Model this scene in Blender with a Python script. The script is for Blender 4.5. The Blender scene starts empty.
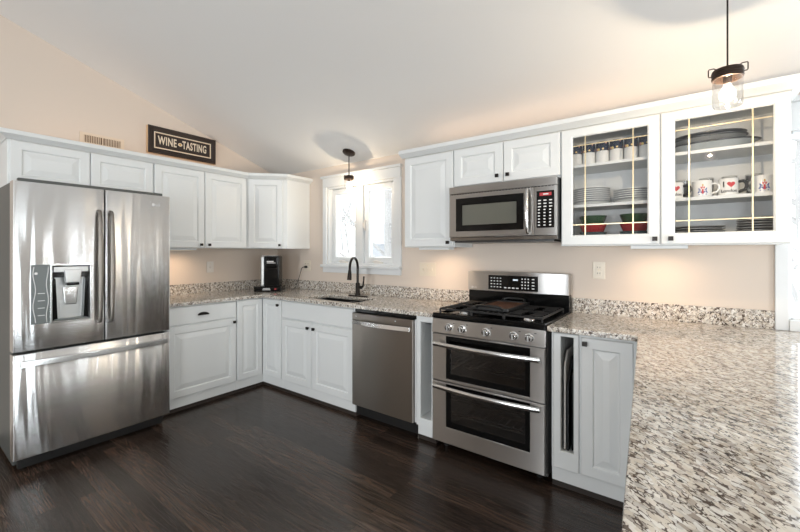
import bpy, bmesh, math, random
from mathutils import Vector, Matrix, Euler
random.seed(7)
S = bpy.context.scene
C = S.collection
PI = math.pi

# ------------------------------------------------------------------ camera
cam = bpy.data.objects.new('camera', bpy.data.cameras.new('camera'))
C.objects.link(cam)
cam.location = (3.9759, -2.875, 1.3303)
cam.rotation_euler = (PI/2, 0, 0.6345)
cam.data.sensor_width = 36
cam.data.lens = 382.94*36/800
cam.data.shift_y = -(266-252.3)/800
cam.data.clip_start = .02
S.camera = cam

# ------------------------------------------------------------------ exposure, sky, daylight
S.view_settings.view_transform = 'Standard'
S.view_settings.look = 'None'
S.view_settings.gamma = 1
S.view_settings.use_curve_mapping = False
S.view_settings.exposure = -0.42

w = bpy.data.worlds.new('overcast_sky'); S.world = w
w.use_nodes = True
bg = w.node_tree.nodes['Background']
bg.inputs[0].default_value = (.93, .97, 1, 1)
bg.inputs[1].default_value = 3.4

def area(name, loc, rot, sx, sy, power, col=(1, 1, 1), parent=None, spread=PI):
    l = bpy.data.lights.new(name, 'AREA')
    l.shape = 'RECTANGLE'; l.size = sx; l.size_y = sy; l.energy = power; l.color = col; l.spread = spread
    o = bpy.data.objects.new(name, l); C.objects.link(o)
    o.location = loc; o.rotation_euler = rot
    if parent: o.parent = parent
    return o
# area lamps as daylight; patio, front and sidelight openings are unseen, added for fill
area('daylight_patio', (7.32, -3.0, 1.1), (0, PI/2, 0), 2.0, 2.0, 125, (.90, .955, 1))
area('daylight_front_left', (2.65, -7.62, 1.13), (PI/2, 0, 0), 1.4, 1.1, 165, (.90, .955, 1))
area('daylight_front_right', (6.45, -7.62, 1.25), (PI/2, 0, 0), 1.3, 1.3, 145, (.90, .955, 1))
area('daylight_sink_window', (1.34, .16, 1.61), (-PI/2, 0, 0), .86, .78, 6, (.90, .955, 1))
area('daylight_side_window', (4.75, .16, 1.47), (-PI/2, 0, 0), .5, .95, 12, (.90, .955, 1))
area('daylight_back_door', (6.6, .16, 1.1), (-PI/2, 0, 0), .8, 1.9, 40, (.90, .955, 1))
area('daylight_sidelight', (7.32, -.73, 1.15), (0, PI/2, 0), 2.0, .05, 24, (.90, .955, 1))  # lamps behind added slots, for bright lines in the refrigerator steel
area('daylight_sidelight', (7.32, -.49, 1.15), (0, PI/2, 0), 2.0, .05, 24, (.90, .955, 1))

# ------------------------------------------------------------------ materials
def mat(name, col, rough=.5, metal=0, spec=.5, **k):
    m = bpy.data.materials.new(name); m.use_nodes = True
    b = m.node_tree.nodes['Principled BSDF']
    b.inputs['Base Color'].default_value = (*col, 1)
    b.inputs['Roughness'].default_value = rough
    b.inputs['Metallic'].default_value = metal
    b.inputs['Specular IOR Level'].default_value = spec
    for kk, v in k.items(): b.inputs[kk].default_value = v
    return m
class NT:
    def __init__(s, m): s.t = m.node_tree; s.b = s.t.nodes['Principled BSDF']
    def n(s, typ, **k):
        x = s.t.nodes.new(typ)
        for a, v in k.items():
            if a.startswith('i_'):
                key = a[2:].replace('_', ' ')
                x.inputs[int(key) if key.isdigit() else key].default_value = v
            else: setattr(x, a, v)
        return x
    def l(s, a, b): s.t.links.new(a, b)
    def coords(s, scale=(1, 1, 1), rot=(0, 0, 0)):
        tc = s.n('ShaderNodeTexCoord'); mp = s.n('ShaderNodeMapping')
        mp.inputs['Scale'].default_value = scale; mp.inputs['Rotation'].default_value = rot
        s.l(tc.outputs['Object'], mp.inputs[0]); return mp.outputs[0]
    def ramp(s, src, stops):
        r = s.n('ShaderNodeValToRGB'); e = r.color_ramp.elements
        while len(e) < len(stops): e.new(.5)
        for i, (p, c) in enumerate(stops):
            e[i].position = p; e[i].color = (*c, 1) if len(c) == 3 else c
        s.l(src, r.inputs[0]); return r.outputs[0]
    def mix(s, f, a, b, mode='MIX'):
        x = s.n('ShaderNodeMix', data_type='RGBA', blend_type=mode)
        for sock, v in ((x.inputs[0], f), (x.inputs[6], a), (x.inputs[7], b)):
            if hasattr(v, 'links'): s.l(v, sock)
            else: sock.default_value = v if isinstance(v, (int, float)) else (*v, 1)
        return x.outputs[2]
    def noise(s, vec, scale, detail=3, rough=.5, dist=0):
        x = s.n('ShaderNodeTexNoise'); x.inputs['Scale'].default_value = scale
        x.inputs['Detail'].default_value = detail; x.inputs['Roughness'].default_value = rough
        x.inputs['Distortion'].default_value = dist
        s.l(vec, x.inputs['Vector']); return x.outputs['Fac']
    def bump(s, h, strength, dist=.01):
        x = s.n('ShaderNodeBump'); x.inputs['Strength'].default_value = strength; x.inputs['Distance'].default_value = dist
        s.l(h, x.inputs['Height']); s.l(x.outputs[0], s.b.inputs['Normal'])

M = {}
M['cabinet'] = mat('cabinet_white', (.74, .755, .75), .38)
M['cabinet_inside'] = mat('cabinet_inside_white', (.74, .755, .75), .5)
M['trim'] = mat('trim_white', (.72, .735, .74), .4)
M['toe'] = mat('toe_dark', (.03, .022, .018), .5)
M['black_gloss'] = mat('black_gloss', (.004, .004, .004), .10, 0, .22)
M['black_satin'] = mat('black_satin', (.012, .012, .012), .35)
M['cast_iron'] = mat('cast_iron', (.018, .017, .017), .55)
M['bronze'] = mat('oil_rubbed_bronze', (.022, .018, .016), .3, .7)
M['dark_bronze'] = mat('pendant_bronze', (.045, .028, .02), .42, .6)
M['brass'] = mat('brass', (.74, .60, .38), .35, 1)
M['chrome'] = mat('chrome', (.72, .72, .72), .15, 1)
M['ceramic'] = mat('white_ceramic', (.82, .82, .80), .15)
M['ivory'] = mat('ivory_plastic', (.70, .63, .52), .35)
M['white_plastic'] = mat('white_plastic', (.72, .68, .63), .35)
M['print_white'] = mat('print_white', (.75, .75, .75), .5)
M['print_black'] = mat('print_black', (.01, .01, .01), .4)
M['print_red'] = mat('print_red', (.55, .015, .02), .4)
M['print_blue'] = mat('print_blue', (.03, .07, .3), .4)
M['print_gold'] = mat('print_gold', (.6, .35, .06), .4)
M['cream'] = mat('cream_paint', (.72, .63, .50), .5)
M['tan_wood'] = mat('tan_frame_side', (.62, .42, .25), .5)
M['frame_black'] = mat('sign_frame_black', (.022, .013, .01), .35)
M['sink'] = mat('black_composite', (.012, .011, .012), .45)
M['red_glaze'] = mat('red_glaze', (.35, .02, .025), .2)
M['green_glaze'] = mat('green_glaze', (.02, .07, .03), .2)
M['teal_glaze'] = mat('dark_teal_glaze', (.05, .085, .09), .25)
M['plate_dark'] = mat('dark_stoneware', (.05, .055, .06), .3)
M['plate_grey'] = mat('grey_stoneware', (.33, .34, .34), .3)
M['platter_blue'] = mat('pale_blue_stoneware', (.48, .52, .54), .25)
M['grey_plastic'] = mat('grey_plastic', (.16, .18, .18), .3)
M['silver_plastic'] = mat('silver_plastic', (.62, .63, .62), .3, .5)
M['towel'] = mat('white_towel', (.82, .82, .80), .95)
M['tray_metal'] = mat('tray_metal', (.5, .5, .5), .3, 1)
M['enamel'] = mat('oven_enamel', (.09, .086, .083), .35)
M['led_red'] = mat('red_display', (.1, .005, .005), .3, **{'Emission Color': (1, .06, .08, 1), 'Emission Strength': .5})
M['led_pale'] = mat('pale_display', (.3, .35, .4), .3, **{'Emission Color': (.8, .9, 1, 1), 'Emission Strength': .8})
M['bark'] = mat('bark', (.50, .49, .48), .9)
M['snow'] = mat('pale_ground', (.8, .82, .85), .9)
M['siding'] = mat('pale_siding', (.62, .63, .65), .8)
M['roof'] = mat('grey_roof', (.6, .6, .62), .9)
M['vent_brown'] = mat('vent_cavity', (.16, .10, .06), .7)
M['pl_vent'] = mat('vent_beige', (.72, .60, .47), .5)

m = M['wall'] = mat('wall_peach_beige', (.68, .59, .51), .7, spec=.3); t = NT(m)
nv = t.noise(t.coords((1, 1, 1)), 140, 3); t.bump(nv, .04, .004)
m = M['ceiling'] = mat('ceiling_white', (.80, .79, .775), .75, spec=.3); t = NT(m)
nv = t.noise(t.coords((1, 1, 1)), 160, 3); t.bump(nv, .04, .004)

m = M['floor'] = mat('espresso_oak', (.03, .02, .015), .28); t = NT(m)
co = t.coords()
br = t.n('ShaderNodeTexBrick', offset=.37, offset_frequency=2, squash=1)
for k, v in (('Color1', (.2, .2, .2, 1)), ('Color2', (.9, .9, .9, 1)), ('Mortar', (0, 0, 0, 1)), ('Scale', 1), ('Mortar Size', .0012), ('Mortar Smooth', .1), ('Bias', 0), ('Brick Width', 1.35), ('Row Height', .083)):
    br.inputs[k].default_value = v
t.l(co, br.inputs[0])
sep = t.n('ShaderNodeSeparateXYZ'); t.l(co, sep.inputs[0])
off = t.n('ShaderNodeVectorMath', operation='MULTIPLY_ADD'); t.l(br.outputs['Color'], off.inputs[0]); off.inputs[1].default_value = (7, 5, 9); t.l(co, off.inputs[2])
st = t.n('ShaderNodeMapping'); st.inputs['Scale'].default_value = (.8, 17, 1); t.l(off.outputs[0], st.inputs[0])
g1 = t.noise(st.outputs[0], 1.6, 2, .5, .8)
st2 = t.n('ShaderNodeMapping'); st2.inputs['Scale'].default_value = (3, 110, 1); t.l(off.outputs[0], st2.inputs[0])
g2 = t.noise(st2.outputs[0], 2.5, 3, .6)
wv = t.n('ShaderNodeMath', operation='SINE')
ml = t.n('ShaderNodeMath', operation='MULTIPLY'); t.l(g1, ml.inputs[0]); ml.inputs[1].default_value = 55; t.l(ml.outputs[0], wv.inputs[0])
rings = t.ramp(wv.outputs[0], [(.0, (.42, .42, .42)), (.8, (1, 1, 1))])
base = t.ramp(br.outputs['Color'], [(.1, (.034, .021, .0155)), (.55, (.062, .039, .028)), (1, (.115, .072, .051))])
c1 = t.mix(.75, base, rings, 'MULTIPLY')
gr = t.ramp(g2, [(.38, (.4, .4, .4)), (.6, (1.0, 1.0, 1.0))])
c2 = t.mix(.7, c1, gr, 'MULTIPLY')
c3 = t.mix(br.outputs['Fac'], c2, (.006, .004, .003))
t.l(c3, t.b.inputs['Base Color'])
rr = t.ramp(g2, [(.3, (.26, .26, .26)), (.7, (.15, .15, .15))]); t.l(rr, t.b.inputs['Roughness'])
hm = t.mix(.5, rings, gr, 'MULTIPLY'); hh = t.mix(br.outputs['Fac'], hm, (0, 0, 0)); t.bump(hh, .22, .0025)

m = M['granite'] = mat('granite', (.5, .45, .4), .08); t = NT(m)
mr_ = t.coords((1, 1, 1), (0, 0, math.radians(45)))
m2 = t.n('ShaderNodeMapping'); m2.inputs['Scale'].default_value = (1.0, 2.1, 1.5); t.l(mr_, m2.inputs[0]); mp = m2.outputs[0]
nz = t.n('ShaderNodeTexNoise'); nz.inputs['Scale'].default_value = 26; nz.inputs['Detail'].default_value = 4; t.l(mp, nz.inputs['Vector'])
vm = t.n('ShaderNodeVectorMath', operation='MULTIPLY_ADD'); t.l(nz.outputs['Color'], vm.inputs[0]); vm.inputs[1].default_value = (.035, .035, .035); t.l(mp, vm.inputs[2])
vo = t.n('ShaderNodeTexVoronoi', feature='F1'); vo.inputs['Scale'].default_value = 58; t.l(vm.outputs[0], vo.inputs['Vector'])
sp = t.n('ShaderNodeSeparateColor'); t.l(vo.outputs['Color'], sp.inputs[0])
cells = t.ramp(sp.outputs[0], [(0, (.76, .73, .68)), (.4, (.62, .555, .47)), (.6, (.80, .78, .74)), (.82, (.33, .28, .24)), (1, (.66, .59, .50))])
ve = t.n('ShaderNodeTexVoronoi', feature='DISTANCE_TO_EDGE'); ve.inputs['Scale'].default_value = 58; t.l(vm.outputs[0], ve.inputs['Vector'])
n2 = t.noise(mp, 40, 3, .6)
ed = t.n('ShaderNodeMath', operation='MULTIPLY_ADD'); t.l(n2, ed.inputs[0]); ed.inputs[1].default_value = -.95; t.l(ve.outputs['Distance'], ed.inputs[2])
lines = t.ramp(ed.outputs[0], [(.0, (1, 1, 1)), (.0, (1, 1, 1))])
lr = t.t.nodes[-1]
shf = t.n('ShaderNodeMath', operation='ADD'); t.l(ed.outputs[0], shf.inputs[0]); shf.inputs[1].default_value = .5
lines = t.ramp(shf.outputs[0], [(.03, (1, 1, 1)), (.09, (0, 0, 0))])
n4 = t.noise(mp, 30, 5, .65, .5)
blk = t.ramp(n4, [(.61, (0, 0, 0)), (.65, (1, 1, 1))])
n3 = t.noise(mp, 24, 4, .6)
gy = t.ramp(n3, [(.54, (0, 0, 0)), (.64, (1, 1, 1))])
ca = t.mix(gy, cells, t.mix(.5, cells, (.26, .23, .20)))
cb = t.mix(lines, ca, (.085, .060, .046))
cc = t.mix(blk, cb, (.045, .032, .026))
t.l(cc, t.b.inputs['Base Color'])

def steel(name, col, rough, amp=0, wave=None, aniso=.85):
    m = mat(name, col, rough, 1, Anisotropic=aniso, **{'Anisotropic Rotation': .25}); t = NT(m)
    tg = t.n('ShaderNodeTangent', direction_type='RADIAL', axis='Z'); t.l(tg.outputs[0], t.b.inputs['Tangent'])
    if wave:
        nw = t.noise(t.coords(wave), 1, 2, .5, .6); t.bump(nw, amp, .02)
    return m
M['steel'] = steel('brushed_steel', (.50, .483, .465), .33, 0, None, 1.0)
M['steel_fridge'] = steel('fridge_steel', (.74, .74, .735), .255, .75, (5.5, 5.5, .35), 1.0)
M['steel_dark'] = steel('dark_steel', (.27, .245, .22), .30, .25, (7, 7, .4), .98)
M['steel_handle'] = mat('handle_steel', (.62, .62, .615), .18, 1)
M['fridge_side'] = mat('fridge_side_grey', (.075, .08, .076), .4)

def glass(name, tint, lo, hi, rough=.0, blend=.35):
    m = bpy.data.materials.new(name); m.use_nodes = True; nt = m.node_tree
    nt.nodes.remove(nt.nodes['Principled BSDF'])
    out = [x for x in nt.nodes if x.type == 'OUTPUT_MATERIAL'][0]
    tr = nt.nodes.new('ShaderNodeBsdfTransparent'); tr.inputs[0].default_value = (*tint, 1)
    gl = nt.nodes.new('ShaderNodeBsdfGlossy'); gl.inputs['Roughness'].default_value = rough
    lw = nt.nodes.new('ShaderNodeLayerWeight'); lw.inputs[0].default_value = blend
    mr = nt.nodes.new('ShaderNodeMapRange'); mr.inputs['To Min'].default_value = lo; mr.inputs['To Max'].default_value = hi
    mx = nt.nodes.new('ShaderNodeMixShader')
    nt.links.new(lw.outputs['Facing'], mr.inputs['Value']); nt.links.new(mr.outputs[0], mx.inputs[0])
    nt.links.new(tr.outputs[0], mx.inputs[1]); nt.links.new(gl.outputs[0], mx.inputs[2]); nt.links.new(mx.outputs[0], out.inputs[0])
    return m
M['pane'] = glass('window_glass', (.97, .98, .98), .04, .5)
M['cab_glass'] = glass('cabinet_glass', (.97, .97, .97), .03, .4)
M['jar'] = glass('jar_glass', (.95, .95, .95), .05, .75)
M['tumbler'] = glass('tumbler_glass', (.93, .93, .92), .05, .6)
M['oven_glass'] = glass('oven_glass', (.55, .55, .54), .07, .6)
def emit(name, col, s, transp=0):
    m = bpy.data.materials.new(name); m.use_nodes = True; nt = m.node_tree
    nt.nodes.remove(nt.nodes['Principled BSDF'])
    out = [x for x in nt.nodes if x.type == 'OUTPUT_MATERIAL'][0]
    em = nt.nodes.new('ShaderNodeEmission'); em.inputs[0].default_value = (*col, 1); em.inputs[1].default_value = s
    if transp:
        tr = nt.nodes.new('ShaderNodeBsdfTransparent'); mx = nt.nodes.new('ShaderNodeMixShader'); mx.inputs[0].default_value = 1-transp
        nt.links.new(tr.outputs[0], mx.inputs[1]); nt.links.new(em.outputs[0], mx.inputs[2]); nt.links.new(mx.outputs[0], out.inputs[0])
    else: nt.links.new(em.outputs[0], out.inputs[0])
    return m
M['bulb'] = emit('lit_bulb', (1, .93, .82), 6, .75)
M['filament'] = emit('lit_filament', (1, .85, .6), 30)
M['led'] = emit('under_cabinet_lens', (1, .85, .65), .7)

# floral pattern for the dark mugs
m = M['floral'] = mat('floral_navy', (.02, .03, .06), .2); t = NT(m)
vo = t.n('ShaderNodeTexVoronoi', feature='F1'); vo.inputs['Scale'].default_value = 38; t.l(t.coords(), vo.inputs['Vector'])
msk = t.ramp(vo.outputs['Distance'], [(.28, (1, 1, 1)), (.36, (0, 0, 0))])
sp = t.n('ShaderNodeSeparateColor'); t.l(vo.outputs['Color'], sp.inputs[0])
fl = t.ramp(sp.outputs[0], [(0, (.75, .35, .3)), (.4, (.8, .6, .2)), (.7, (.35, .5, .25)), (1, (.7, .55, .5))])
t.l(t.mix(msk, (.02, .03, .06), fl), t.b.inputs['Base Color'])
# wood of the griddle plate
m = M['griddle'] = mat('griddle_brown', (.13, .055, .03), .3); t = NT(m)
nv = t.noise(t.coords((3, 3, 3)), 6, 4); t.l(t.ramp(nv, [(.3, (.10, .042, .024)), (.7, (.20, .09, .05))]), t.b.inputs['Base Color'])

# ------------------------------------------------------------------ mesh helpers
class MB:
    def __init__(s): s.bm = bmesh.new()
    def box(s, x0, x1, y0, y1, z0, z1):
        v = [s.bm.verts.new((x, y, z)) for x in (x0, x1) for y in (y0, y1) for z in (z0, z1)]
        for f in ((0, 1, 3, 2), (4, 6, 7, 5), (0, 4, 5, 1), (2, 3, 7, 6), (0, 2, 6, 4), (1, 5, 7, 3)):
            s.bm.faces.new([v[i] for i in f])
        return s
    def prism(s, poly, a, b, axis='z'):
        def p(q, h): return {'z': (q[0], q[1], h), 'y': (q[0], h, q[1]), 'x': (h, q[0], q[1])}[axis]
        lo = [s.bm.verts.new(p(q, a)) for q in poly]; hi = [s.bm.verts.new(p(q, b)) for q in poly]
        n = len(poly)
        s.bm.faces.new(lo[::-1]); s.bm.faces.new(hi)
        for i in range(n): s.bm.faces.new((lo[i], lo[(i+1) % n], hi[(i+1) % n], hi[i]))
        return s
    def cells(s, us, vs, keep, a, b, axis='z'):
        """slab made of rectangular cells (with holes), thickness a..b along axis"""
        def p(u, v, h): return {'z': (u, v, h), 'y': (u, h, v), 'x': (h, u, v)}[axis]
        cache = {}
        def vt(i, j, k):
            key = (i, j, k)
            if key not in cache: cache[key] = s.bm.verts.new(p(us[i], vs[j], (a, b)[k]))
            return cache[key]
        K = {(i, j) for i in range(len(us)-1) for j in range(len(vs)-1) if keep((us[i]+us[i+1])/2, (vs[j]+vs[j+1])/2)}
        for i, j in K:
            for k in (0, 1): s.bm.faces.new([vt(i, j, k), vt(i+1, j, k), vt(i+1, j+1, k), vt(i, j+1, k)])
            for di, dj, e in ((-1, 0, ((i, j), (i, j+1))), (1, 0, ((i+1, j), (i+1, j+1))), (0, -1, ((i, j), (i+1, j))), (0, 1, ((i, j+1), (i+1, j+1)))):
                if (i+di, j+dj) not in K:
                    (p0, q0), (p1, q1) = e
                    s.bm.faces.new([vt(p0, q0, 0), vt(p1, q1, 0), vt(p1, q1, 1), vt(p0, q0, 1)])
        return s
    def rings(s, rects, close=True):
        """nested rectangles (x0,x1,z0,z1,y) joined in order; first is back, last capped"""
        R = [[s.bm.verts.new(q) for q in ((x0, y, z0), (x1, y, z0), (x1, y, z1), (x0, y, z1))] for x0, x1, z0, z1, y in rects]
        for A, B in zip(R, R[1:]):
            for i in range(4): s.bm.faces.new((A[i], A[(i+1) % 4], B[(i+1) % 4], B[i]))
        if close: s.bm.faces.new(R[0][::-1]); s.bm.faces.new(R[-1])
        else:
            A, B = R[-1], R[0]
            for i in range(4): s.bm.faces.new((A[i], A[(i+1) % 4], B[(i+1) % 4], B[i]))
        return s
    def tube(s, pts, r, seg=10, cap=True):
        pts = [Vector(p) for p in pts]; rs = r if isinstance(r, (list, tuple)) else [r]*len(pts)
        prev = None; R = []
        for i, p in enumerate(pts):
            d = (pts[min(i+1, len(pts)-1)]-pts[max(i-1, 0)]).normalized()
            if prev is None:
                u = d.orthogonal().normalized()
            else:
                u = prev-d*prev.dot(d); u = u.normalized() if u.length > 1e-6 else d.orthogonal().normalized()
            prev = u; v = d.cross(u)
            R.append([s.bm.verts.new(p+(u*math.cos(2*PI*k/seg)+v*math.sin(2*PI*k/seg))*rs[i]) for k in range(seg)])
        for A, B in zip(R, R[1:]):
            for k in range(seg): s.bm.faces.new((A[k], A[(k+1) % seg], B[(k+1) % seg], B[k]))
        if cap: s.bm.faces.new(R[0][::-1]); s.bm.faces.new(R[-1])
        return s
    def lathe(s, prof, c=(0, 0, 0), seg=28, axis='z', a0=0, a1=None, sx=1, sy=1):
        R = []
        def P(r, h, an):
            x, y = r*math.cos(an)*sx, r*math.sin(an)*sy
            return {'z': (c[0]+x, c[1]+y, c[2]+h), 'y': (c[0]+x, c[1]+h, c[2]+y), 'x': (c[0]+h, c[1]+x, c[2]+y)}[axis]
        for r, h in prof:
            if r < 1e-6: R.append([s.bm.verts.new(P(0, h, 0))])
            else: R.append([s.bm.verts.new(P(r, h, 2*PI*k/seg)) for k in range(seg)])
        for A, B in zip(R, R[1:]):
            for k in range(seg):
                q = [A[k % len(A)], A[(k+1) % len(A)], B[(k+1) % len(B)], B[k % len(B)]]
                u = []
                for x in q:
                    if x not in u: u.append(x)
                if len(u) > 2: s.bm.faces.new(u)
        return s
    def build(s, name, m, parent=None, bevel=0, loc=None, rot=None, seg=2, smooth=True):
        bm = s.bm
        bmesh.ops.recalc_face_normals(bm, faces=bm.faces)
        if bevel:
            ed = [e for e in bm.edges if len(e.link_faces) == 2 and e.calc_face_angle(0) > .6]
            bmesh.ops.bevel(bm, geom=ed, offset=bevel, segments=seg, affect='EDGES', clamp_overlap=True, profile=.5)
            bmesh.ops.recalc_face_normals(bm, faces=bm.faces)
        me = bpy.data.meshes.new(name); bm.to_mesh(me); bm.free()
        if smooth:
            for p in me.polygons: p.use_smooth = True
            me.set_sharp_from_angle(angle=math.radians(38))
        me.materials.append(m if not isinstance(m, str) else M[m])
        o = bpy.data.objects.new(name, me); C.objects.link(o)
        if smooth and bevel:
            wn = o.modifiers.new('weighted', 'WEIGHTED_NORMAL'); wn.keep_sharp = True
        if parent: o.parent = parent
        if loc: o.location = loc
        if rot: o.rotation_euler = rot
        return o
def tag(o, label=None, cat=None, group=None, kind=None):
    if label: o['label'] = label
    if cat: o['category'] = cat
    if group: o['group'] = group
    if kind: o['kind'] = kind
    return o
def thing(name, label, cat, loc=(0, 0, 0), rotz=0, group=None):
    o = bpy.data.objects.new(name, None); C.objects.link(o); o.empty_display_size = .05
    o.location = loc; o.rotation_euler = (0, 0, rotz)
    return tag(o, label, cat, group)
def struct_empty(name, label, cat, loc=(0, 0, 0)):
    return tag(thing(name, label, cat, loc), kind='structure')
def copy_tree(o, parent=None):
    c = o.copy(); C.objects.link(c)
    if parent: c.parent = parent
    for ch in [x for x in o.children]: copy_tree(ch, c)
    return c
def text_bm(txt, size, extrude=.0005, offset=0, spacing=1, xs=1, align='CENTER'):
    cu = bpy.data.curves.new('lettering', 'FONT'); cu.body = txt; cu.size = size; cu.extrude = extrude; cu.offset = offset
    cu.align_x = align; cu.align_y = 'CENTER'; cu.space_character = spacing; cu.resolution_u = 3
    o = bpy.data.objects.new('lettering', cu); C.objects.link(o)
    dg = bpy.context.evaluated_depsgraph_get()
    me = bpy.data.meshes.new_from_object(o.evaluated_get(dg))
    bpy.data.objects.remove(o); bpy.data.curves.remove(cu)
    b = MB(); b.bm.from_mesh(me); bpy.data.meshes.remove(me)
    for v in b.bm.verts: v.co = Vector((v.co.x*xs, -v.co.z, v.co.y))      # stands in the local XZ plane facing -Y
    return b
def shift(b, d):
    bmesh.ops.translate(b.bm, verts=b.bm.verts, vec=Vector(d)); return b
def merge(a, b):
    me = bpy.data.meshes.new('x'); b.bm.to_mesh(me); b.bm.free(); a.bm.from_mesh(me); bpy.data.meshes.remove(me); return a

# ------------------------------------------------------------------ room shell
tag(MB().box(-.12, 7.4, -7.7, .14, -.1, 0).build('floor', 'floor', smooth=False), 'dark espresso oak plank floor', 'floor', kind='structure')
SL = .34
W1 = (.885, 1.80, 1.20, 2.03)      # sink window opening x0 x1 z0 z1
W2 = (4.434, 5.02, .972, 1.975)
W3 = (6.12, 7.05, .06, 2.08)
xs = [-.12, W1[0], W1[1], W2[0], W2[1], W3[0], W3[1], 7.4]; zs = [0, W3[2], W2[2], W1[2], W2[3], W1[3], W3[3], 2.25]
def kb(x, z): return not ((W1[0] < x < W1[1] and W1[2] < z < W1[3]) or (W2[0] < x < W2[1] and W2[2] < z < W2[3]) or (W3[0] < x < W3[1] and W3[2] < z < W3[3]))
tag(MB().cells(xs, zs, kb, 0, .14, 'y').build('wall_back', 'wall', smooth=False), 'peach beige back wall behind sink and range', 'wall', kind='structure')
gab = [(0, 0), (0, 2.25), (-4, 2.25+4*SL), (-7.7, 2.25+.3*SL), (-7.7, 0)]
tag(MB().prism(gab, -.12, 0, 'x').build('wall_left', 'wall', smooth=False), 'peach beige left wall behind refrigerator, rising to the sloped ceiling', 'wall', kind='structure')
b = MB()
b.cells([-7.7, -4.1, -1.9, -.76, -.70, -.52, -.46, 0], [0, .1, 2.1, 2.2, 2.25], lambda y, z: not ((-4.1 < y < -1.9 and z < 2.1) or ((-.76 < y < -.70 or -.52 < y < -.46) and .1 < z < 2.2)), 7.2, 7.34, 'x')
b.prism([(0, 2.25), (-4, 2.25+4*SL), (-7.7, 2.25+.3*SL), (-7.7, 2.25)], 7.2, 7.34, 'x')
tag(b.build('wall_right', 'wall', smooth=False), 'beige right wall with patio door', 'wall', kind='structure')
tag(MB().cells([-.12, 1.9, 3.4, 5.75, 7.15, 7.4], [0, .55, 1.72, 1.95, 2.36], lambda x, z: not (.55 < z < 1.95 and ((1.9 < x < 3.4 and z < 1.72) or 5.75 < x < 7.15)), -7.84, -7.7, 'y').build('wall_front', 'wall', smooth=False), 'beige front wall with two windows', 'wall', kind='structure')
cl = [(.14, 2.25-.14*SL), (-4, 2.25+4*SL), (-7.84, 2.25+.16*SL)]
tag(MB().prism(cl+[(y, z+.12) for y, z in cl[::-1]], -.12, 7.4, 'x').build('ceiling', 'ceiling', smooth=False), 'white vaulted ceiling sloping up from the back wall', 'ceiling', kind='structure')

# windows -------------------------------------------------------------------
def casement(root, x0, x1, z0, z1, y0, y1, name='sash'):
    s = .055
    sa = MB().rings([(x0, x1, z0, z1, y1), (x0, x1, z0, z1, y0), (x0+.01, x1-.01, z0+.01, z1-.01, y0-.004), (x0+s, x1-s, z0+s, z1-s, y0-.004), (x0+s+.008, x1-s-.008, z0+s+.008, z1-s-.008, y0+.012), (x0+s+.008, x1-s-.008, z0+s+.008, z1-s-.008, y1)], close=False).build(name, 'trim', root)
    MB().box(x0+s, x1-s, y0+.018, y0+.024, z0+s, z1-s).build('pane', 'pane', sa)
    return sa
wr = struct_empty('window_1', 'white casement window over the sink', 'window', (1.34, 0, 1.2))
o = Vector((1.34, 0, 1.2))
def L(v): return None
def at0(ob, root):                     # mesh given in world coordinates, parented under a moved root
    ob.location = tuple(-Vector(root.location)); return ob
x0, x1, z0, z1 = W1
b = MB()
b.box(x0-.053, x0+.0, -.022, 0, z0, z1)
b.box(x1, x1+.085, -.022, 0, z0, z1)
b.box(x0-.053, x1+.080, -.024, 0, z1, 2.125)
at0(b.build('casing', 'trim', wr, .003), wr)
at0(MB().box(x0-.075, x1+.09, -.038, 0, 2.125, 2.15).build('head_cap', 'trim', wr, .004), wr)
at0(MB().box(x0-.065, x1+.09, -.05, .0, z0-.028, z0).build('sill', 'trim', wr, .005), wr)
at0(MB().box(x0-.053, x1+.080, -.02, 0, 1.115, z0-.028).build('apron', 'trim', wr, .003), wr)
b = MB()
b.box(x0, x0+.02, 0, .13, z0, z1); b.box(x1-.02, x1, 0, .13, z0, z1); b.box(x0+.02, x1-.02, 0, .13, z1-.02, z1); b.box(x0+.02, x1-.02, 0, .13, z0, z0+.02)
b.box(1.34-.035, 1.34+.035, .02, .13, z0+.02, z1-.02)
at0(b.build('frame', 'trim', wr, .002), wr)
for a, c in ((x0+.022, 1.303), (1.377, x1-.022)):
    sa = casement(wr, a, c, z0+.022, z1-.022, .05, .10); at0(sa, wr)
    mid = (a+c)/2
    k = MB().box(mid-.045, mid+.045, .015, .05, z0+.02, z0+.034)
    k.tube([(mid+.03, .02, z0+.034), (mid-.02, .015, z0+.046), (mid-.06, .02, z0+.036)], .006, 8)
    at0(k.build('crank', 'white_plastic', wr), wr)
k = MB().box(1.385, 1.40, .028, .05, 1.55, 1.66); k.box(1.375, 1.392, .018, .03, 1.58, 1.63)
at0(k.build('latch', 'white_plastic', wr, .002), wr)

wr = struct_empty('window_2', 'white window beside the upper glass cabinet', 'window', (4.745, 0, .95))
x0, x1, z0, z1 = W2
b = MB(); b.box(4.38, x0+.0, -.022, 0, .914, z1); b.box(x1, x1+.09, -.022, 0, z0, z1)
at0(b.build('casing', 'trim', wr, .003), wr)
at0(MB().box(4.38, x1+.09, -.024, 0, z1, 2.12).build('head_casing', 'trim', wr, .003), wr)
at0(MB().box(4.36, x1+.11, -.045, 0, 2.12, 2.15).build('head_cap', 'trim', wr, .004), wr)
at0(MB().box(x0, x1+.09, -.03, 0, .914, z0).build('sill', 'trim', wr, .003), wr)
b = MB(); b.box(x0, x0+.012, 0, .13, z0, z1); b.box(x1-.015, x1, 0, .13, z0, z1); b.box(x0+.015, x1-.015, 0, .13, z1-.015, z1); b.box(x0+.015, x1-.015, 0, .13, z0, z0+.012)
at0(b.build('frame', 'trim', wr, .002), wr)
for a, c in ((x0+.016, x1-.016),):
    at0(MB().box(a-.004, c+.004, .05, .056, z0+.010, z1-.013).build('pane', 'pane', wr), wr)

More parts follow.
